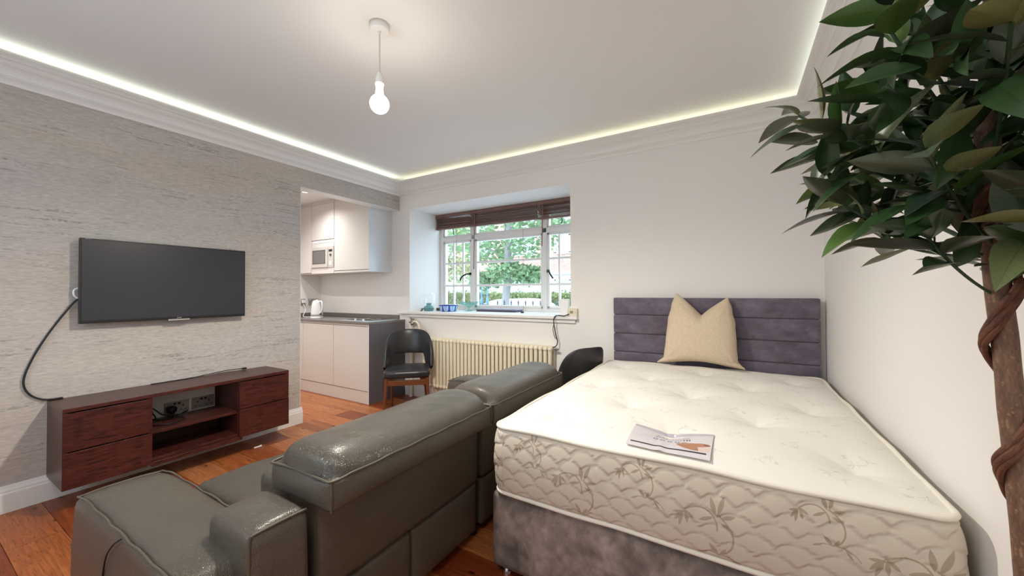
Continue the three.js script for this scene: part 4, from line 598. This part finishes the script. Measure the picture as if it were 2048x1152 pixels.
// ------------------------------------------------------------------ artificial tree
{
  const px = 0.41, pz = -0.93, t = thing('artificial_tree', 'leafy artificial tree with a twisted brown trunk by the right wall', 'plant', [px, 0, pz]);
  part('pot', lathe([[0, 0], [0.085, 0], [0.092, 0.01], [0.112, 0.21], [0.114, 0.225], [0.104, 0.225], [0.1, 0.2], [0, 0.2]], 36).translate(px, 0, pz), S({ color: 0x3a3733, roughness: 0.6 }), t);
  const soil = part('moss', cyl(0.1, 0.1, 0.02, px, 0.205, pz, 28), S({ color: 0x4c4a2c, roughness: 1 }), t);
  const tp = [[0.408, 0.2], [0.403, 0.5], [0.398, 0.781], [0.392, 0.898], [0.385, 1.019], [0.378, 1.142], [0.371, 1.247], [0.368, 1.378], [0.362, 1.52]].map(([x, y]) => V(x, y, pz)), tc = new THREE.CatmullRomCurve3(tp);
  const skin = (c, n, m, rf, repeat) => { const fr = c.computeFrenetFrames(n, false); return grid(m, n, (u, v) => { const i = Math.round(v * n), p = c.getPointAt(i / n), a = u * Math.PI * 2, r = rf(v, a), N = V(0, 0, 1), B = V(1, 0, 0); return [p.x + r * (Math.cos(a) * B.x), p.y, p.z + r * Math.sin(a)]; }, (u, v) => [u * repeat, v * c.getLength()]); };
  part('trunk', skin(tc, 150, 22, (v, a) => 0.0170 - 0.003 * v + 0.0016 * (vnoise(v, a / 6.2832, 22, 4, 4) - 0.5) + 0.0022 * Math.max(0, vnoise(v, 0.3, 14, 2, 9) - 0.7), 0.1), S({ map: barkTex, bumpMap: barkTex, bumpScale: 0.0015, roughness: 0.62 }), t);
  const vineMat = S({ map: vineTex, bumpMap: vineTex, bumpScale: 0.0025, roughness: 0.75 });
  for (const [ph, rr, k] of [[0.42, 0.0056, 0], [0.82, 0.0050, 0], [0.08, 0.0042, 0]]) {
    const pts = []; for (let i = 0; i <= 120; i++) { const v = i / 120 * 0.93, p = tc.getPointAt(v), a = ph - v * 1.3 / 0.205 * 2 * Math.PI, R = 0.0205 - 0.003 * v + rr * 0.35 + 0.0025 * Math.sin(i * 0.7 + k); pts.push(V(p.x + R * Math.cos(a), p.y, p.z + R * Math.sin(a))); }
    part('vine', new THREE.TubeGeometry(new THREE.CatmullRomCurve3(pts), 420, rr, 8), vineMat, t);
  }
  const r = mulberry(4711);
  const leafGeo = (bend, fold, wid) => grid(4, 8, (u, v) => { const w = wid * Math.sin(Math.PI * Math.min(1, v * 1.0) ** 0.86) ** 0.85 * (1 - 0.25 * v), s = u * 2 - 1; return [s * w, -bend * v * v + fold * Math.abs(s) * w * 1.0 + 0.012 * Math.sin(v * 9 + s * 2) * w * 3, v]; }, (u, v) => [u, v]);
  const leaves = [leafGeo(0.10, 0.35, 0.225), leafGeo(0.25, 0.2, 0.24), leafGeo(-0.08, 0.5, 0.215), leafGeo(0.4, 0.3, 0.23)];
  const veinTex = canvasTex(128, 256, (g, W, H) => { g.fillStyle = '#ffffff'; g.fillRect(0, 0, W, H); g.strokeStyle = '#cdd6b8'; g.lineWidth = 4; g.beginPath(); g.moveTo(W / 2, 0); g.lineTo(W / 2, H); g.stroke(); g.strokeStyle = '#dfe5cf'; g.lineWidth = 1.6; for (let i = 0; i < 12; i++) { const y = 20 + i * 20; g.beginPath(); g.moveTo(W / 2, y); g.lineTo(W * 0.06, y - 26); g.moveTo(W / 2, y); g.lineTo(W * 0.94, y - 26); g.stroke(); } });
  const leafMats = [0x3f602c, 0x304a28, 0x567338, 0x434a34, 0x636c45, 0x2b3a2e, 0x747548, 0x4a5743].map((c) => P({ color: c, map: veinTex, roughness: 0.34, transmission: 0.12, thickness: 0 }));
  const stemMat = S({ color: 0x33492f, roughness: 0.6 });
  const C = V(0.365, 1.5, pz), NB = 30, UP = V(0, 1, 0);
  for (let b = 0; b < NB; b++) {
    const y = 1 - 2 * (b + 0.5) / NB, ph = b * 2.39996 + 0.6, q = Math.sqrt(1 - y * y), d = V(q * Math.cos(ph), y, q * Math.sin(ph));
    if (d.x > 0.25) d.x = 0.25 + (d.x - 0.25) * 0.15; d.normalize(); const R = (d.y < 0 ? 0.215 : 0.25) * (0.84 + 0.28 * r());
    const tip = C.clone().addScaledVector(d, R); tip.x = Math.min(tip.x, 0.43);
    const y0 = clamp(lerp(1.22, 1.5, (d.y + 1) / 2) + 0.05 * (r() - 0.5), 1.2, 1.5), k = (y0 - 1.2) / 0.32, base = V(lerp(0.373, 0.362, k), y0, pz), mid = base.clone().lerp(tip, 0.55).add(V(0, -0.025, 0)); const cv = new THREE.QuadraticBezierCurve3(base, mid, tip);
    const br = part('branch', new THREE.TubeGeometry(cv, 10, 0.0024, 6), stemMat, t);
    for (let i = 0; i < 10; i++) {
      const s = 0.55 + 0.45 * Math.min(1, i / 7.5), p = cv.getPoint(s), tg = cv.getTangent(s), a = i * 2.4 + b, side = V().crossVectors(tg, UP).normalize(), up2 = V().crossVectors(side, tg);
      const dir = tg.clone().multiplyScalar(0.45 + 0.5 * s * r()).addScaledVector(side, Math.cos(a)).addScaledVector(up2, Math.sin(a) * 0.8).add(V(0, -0.08 + 0.2 * r(), 0)).normalize();
      const L = 0.078 + 0.04 * r(); if (p.x + dir.x * L > 0.5) dir.x = (0.495 - p.x) / L; dir.normalize();
      const nrm = UP.clone().addScaledVector(V(r() - 0.5, r() - 0.5, r() - 0.5), 1.3).normalize(), x = V().crossVectors(nrm, dir).normalize(), yv = V().crossVectors(dir, x);
      const m = new THREE.Mesh(leaves[Math.floor(r() * 4)], leafMats[Math.floor(r() * 8)]); m.name = 'leaf'; m.castShadow = m.receiveShadow = true;
      m.matrixAutoUpdate = true; m.quaternion.setFromRotationMatrix(new THREE.Matrix4().makeBasis(x, yv, dir)); m.scale.setScalar(L); m.position.copy(p).sub(V(px, 0, pz)); br.add(m);
    }
  }
  // the inner leaves, past three hundred, as one
  const inner = [];
  for (let i = 0; i < 230; i++) {
    const y = r() * 2 - 1, a = r() * 6.283, q = Math.sqrt(1 - y * y), R = 0.05 + 0.17 * Math.sqrt(r()), p = V(C.x + q * Math.cos(a) * R, C.y + 0.01 + y * R * 0.85, C.z + q * Math.sin(a) * R); p.x = Math.min(p.x, 0.43);
    const dir = V(r() - 0.5 + 0.5 * q * Math.cos(a), r() - 0.45, r() - 0.5 + 0.5 * q * Math.sin(a)).normalize(), L = 0.07 + 0.035 * r(); if (p.x + dir.x * L > 0.49) dir.x = -Math.abs(dir.x);
    const n = V(r() - 0.5, 0.6, r() - 0.5).normalize(), x = V().crossVectors(n, dir).normalize(), yv = V().crossVectors(dir, x);
    inner.push(leaves[i % 4].clone().applyMatrix4(new THREE.Matrix4().compose(p, new THREE.Quaternion().setFromRotationMatrix(new THREE.Matrix4().makeBasis(x, yv, dir)), V(L, L, L))));
  }
  part('inner_leaves', inner, leafMats[1], t).userData.kind = 'stuff';
}
// ------------------------------------------------------------------ outside
{
  const G = -0.45, asphalt = S({ color: 0xc4c7ca, roughness: 0.95 }), iron = S({ color: 0x2f3a44, roughness: 0.6 });
  struct('ground', box(-30, 12, G - 0.2, G, -24, -3.95), asphalt);
  // house across the street
  const zb = -17, t = thing('terrace_house', 'brick house with a pale ground floor across the street', 'building', [-9, G, zb - 2]);
  part('ground_floor', box(-22, 4, G, 2.1, zb - 4, zb), S({ color: 0xd2cccb, roughness: 0.9 }), t); part('string_course', box(-22, 4, 2.1, 2.24, zb - 4, zb + 0.12), S({ color: 0xd4d0d0, roughness: 0.8 }), t);
  part('brick_storey', box(-22, 4, 2.24, 5.6, zb - 4, zb), S({ map: brickTex, roughness: 0.9 }), t); part('parapet', box(-22, 4, 5.6, 5.9, zb - 4.2, zb + 0.2), S({ color: 0xe9e4e0, roughness: 0.9 }), t);
  const paneM = S({ color: 0xb9c6cc, roughness: 0.15 }), frameM = S({ color: 0xf1f1f1, roughness: 0.6 });
  for (let x = -20.5; x < 3; x += 2.6) for (const [y0, y1] of [[0.55, 1.85], [3.15, 4.9]]) { const w = part('window', [box(x, x + 1.5, y0, y1, zb - 0.02, zb + 0.02), ...[0, 0.75, 1.5].map((d) => box(x + d - 0.05, x + d + 0.05, y0, y1, zb + 0.02, zb + 0.06)), ...[y0, (y0 + y1) / 2, y1].map((yy) => box(x - 0.05, x + 1.55, yy - 0.05, yy + 0.05, zb + 0.02, zb + 0.06))], frameM, t); for (const d of [0.05, 0.8]) part('pane', [box(x + d, x + d + 0.65, y0 + 0.05, (y0 + y1) / 2 - 0.05, zb + 0.021, zb + 0.03), box(x + d, x + d + 0.65, (y0 + y1) / 2 + 0.05, y1 - 0.05, zb + 0.021, zb + 0.03)], paneM, t, w); }
  // hedge: a lumpy body covered in leaves
  const r = mulberry(99), leafG = (s) => { const g = new THREE.BufferGeometry(); g.setAttribute('position', new THREE.Float32BufferAttribute([0, 0, 0, s * 0.35, 0.05 * s, s * 0.5, 0, 0, s, 0, 0, 0, 0, 0, s, -s * 0.35, 0.05 * s, s * 0.5], 3)); return g; };
  const scatter = (n, fn, s) => { const pos = [], m = new THREE.Matrix4(), q = new THREE.Quaternion(), e = new THREE.Euler(), v = V(); for (let i = 0; i < n; i++) { const p = fn(i); if (!p) continue; e.set(r() * 6.28, r() * 6.28, r() * 6.28); m.compose(p, q.setFromEuler(e), V(1, 1, 1)); const g = leafG(s * (0.7 + 0.6 * r())).attributes.position; for (let k = 0; k < 6; k++) { v.fromBufferAttribute(g, k).applyMatrix4(m); pos.push(v.x, v.y, v.z); } } const g = new THREE.BufferGeometry(); g.setAttribute('position', new THREE.Float32BufferAttribute(pos, 3)); g.computeVertexNormals(); return g; };
  const hd = thing('hedge', 'low clipped hedge in front of the house across the street', 'hedge', [-8, G, -13]);
  part('hedge_body', puff(8, 0.84, 0.45, 0.1, [60, 6, 6], (q) => { q.y += 0.08 * (fbm(q.x * 0.3 + 4, 0.5, 6, 6, 3, 3) - 0.5); q.z += 0.1 * (fbm(q.x * 0.3 + 4, q.y, 6, 6, 5, 3) - 0.5); }).translate(-8, G + 0.84, -13), S({ color: 0x767a50, roughness: 1 }), hd);
  const hl = part('hedge_leaves', scatter(6000, () => V(-16 + 16 * r(), G + 0.4 + 1.34 * r(), -12.52 + 0.06 * r()), 0.1), S({ color: 0x83895a, roughness: 0.8 }), hd); hl.userData.kind = 'stuff';
  // street trees
  const tree = (label, x, z, blobs, col, n) => {
    const o = thing('street_tree', label, 'tree', [x, G, z]); const bark = S({ color: 0x8d8682, roughness: 0.9 });
    const tr = part('trunk', new THREE.TubeGeometry(curve([[x, G, z], [x + 0.02, 0.8, z], [x + 0.1, 1.6, z], [x + 0.12, 2.3, z], [x + 0.2, 3.2, z]]), 30, 0.1, 10), bark, o);
    for (const [bx, by, bz] of blobs.slice(0, 6)) part('branch', tube([[x + 0.1, 1.7, z], [lerp(x, bx, 0.5), lerp(1.9, by, 0.5) + 0.1, lerp(z, bz, 0.5)], [bx, by, bz]], 0.022, 12, 6), bark, o);
    const f = part('foliage', scatter(n, (i) => { const b = blobs[i % blobs.length]; const u = r() * 2 - 1, a = r() * 6.28, q = Math.sqrt(1 - u * u), R = b[3] * Math.cbrt(r()); return V(b[0] + R * q * Math.cos(a), b[1] + 0.65 * R * u, b[2] + R * q * Math.sin(a)); }, 0.13), P({ color: col, roughness: 0.8, transmission: 0.3, thickness: 0 }), o); f.userData.kind = 'stuff';
  };
  tree('leafy street tree with a grey trunk right outside the window', -5.05, -8.2, [[-5.6, 2.4, -8.3, 0.75], [-4.2, 2.5, -8.0, 0.7], [-5.0, 3.1, -8.2, 0.9], [-4.9, 1.75, -8.1, 0.5], [-5.7, 1.55, -8.3, 0.4], [-4.25, 1.65, -8.2, 0.35], [-6.4, 2.8, -8.6, 0.8], [-3.6, 3.1, -8.0, 0.7], [-5.3, 3.9, -8.2, 1.1], [-3.9, 3.9, -8.4, 0.9], [-6.6, 3.8, -8.6, 1.0]], 0x7c9466, 4600);
  tree('yellow green tree further left beyond the parked car', -9.6, -11, [[-9.6, 3.0, -11, 1.2], [-10.4, 2.2, -11, 0.9], [-8.9, 2.1, -11, 0.8], [-8.6, 3.4, -11, 1.0], [-10.8, 3.6, -11, 1.1], [-9.7, 4.4, -11, 1.3]], 0x9fa372, 3600);
  // parked cars
  const car = (label, x, z, c, gl) => {
    const o = thing('parked_car', label, 'car', [x, G, z], 0, 'parked cars'); const body = S({ color: c, roughness: 0.25 }), glass = S({ color: gl, roughness: 0.08 });
    const ext = (pts, w, b = 0.06) => new THREE.ExtrudeGeometry(new THREE.Shape(new THREE.SplineCurve(pts.map((p) => new THREE.Vector2(...p))).getPoints(60)), { depth: w, bevelEnabled: true, bevelSize: b, bevelThickness: b, bevelSegments: 3 }).translate(x, G, z - w / 2);
    part('body', ext([[-2.0, 0.35], [-2.05, 0.6], [-1.9, 0.86], [-1.2, 0.95], [0.8, 0.98], [1.7, 0.86], [2.02, 0.66], [2.0, 0.35], [0, 0.28], [-2.0, 0.35]], 1.6), body, o);
    part('roof', ext([[-1.35, 0.93], [-0.9, 1.2], [-0.3, 1.4], [0.3, 1.43], [0.8, 1.36], [1.3, 1.1], [1.55, 0.93], [0, 0.9], [-1.35, 0.93]], 1.34), body, o);
    const side = (p) => new THREE.ExtrudeGeometry(new THREE.Shape(p.map((q) => new THREE.Vector2(...q))), { depth: 0.02, bevelEnabled: false }).translate(x, G, z + 0.72);
    part('side_window', side([[-1.0, 1.0], [-0.7, 1.22], [-0.25, 1.34], [0.12, 1.36], [0.12, 1.0]]), glass, o); part('side_window', side([[0.2, 1.0], [0.2, 1.36], [0.75, 1.3], [1.2, 1.02]]), glass, o);
    for (const d of [-1.3, 1.3]) for (const s of [-0.75, 0.75]) part('wheel', cyl(0.31, 0.31, 0.2, 0, 0, 0, 24).rotateX(Math.PI / 2).translate(x + d, G + 0.31, z + s), M.black, o);
  };
  car('white car parked behind the railings outside', -5.9, -10.2, 0xf2f2f2, 0x9fc3c9); car('dark teal car parked behind the white router', -1.55, -10.2, 0x54787c, 0xa9c4c6);
  // front railings
  const rail = thing('iron_railing', 'dark iron railing with spear tops outside the window', 'railing', [-3.4, G, -6.4]);
  for (let x = -4.1; x < -1.5; x += 0.16) part('bar', [rod(V(x, G, -6.4), V(x, 1.02, -6.4), 0.011), new THREE.ConeGeometry(0.02, 0.08, 6).translate(x, 1.06, -6.4)], iron, rail);
  part('rail', box(-4.12, -1.5, 0.86, 0.89, -6.415, -6.385), iron, rail); part('rail', box(-4.12, -1.5, -0.2, -0.17, -6.415, -6.385), iron, rail);
  const gate = thing('iron_gate', 'ornate iron gate panel with scrolls outside the window', 'gate', [-4.45, G, -6.3]);
  for (const x of [-4.66, -4.42, -4.28]) part('post', [rod(V(x, G, -6.3), V(x, 1.24, -6.3), 0.02), new THREE.ConeGeometry(0.02, 0.14, 8).translate(x, 1.3, -6.3), new THREE.SphereGeometry(0.032, 10, 8).scale(1, 2.6, 1).translate(x, 1.06, -6.3)], S({ color: 0x5f7d8c, roughness: 0.6 }), gate);
  part('rail', [box(-4.7, -4.24, 1.17, 1.19, -6.31, -6.29), box(-4.7, -4.24, 0.98, 1.0, -6.31, -6.29), box(-4.7, -4.24, 0.3, 0.32, -6.31, -6.29)], iron, gate);
  for (const [x, s] of [[-4.54, 1], [-4.47, -1]]) part('scroll', tube([[x, 1.17, -6.3], [x + 0.03 * s, 1.13, -6.3], [x - 0.03 * s, 1.08, -6.3], [x + 0.02 * s, 1.03, -6.3], [x, 0.9, -6.3], [x, 0.3, -6.3]], 0.009, 30), iron, gate);
}
renderer.render(scene, camera);
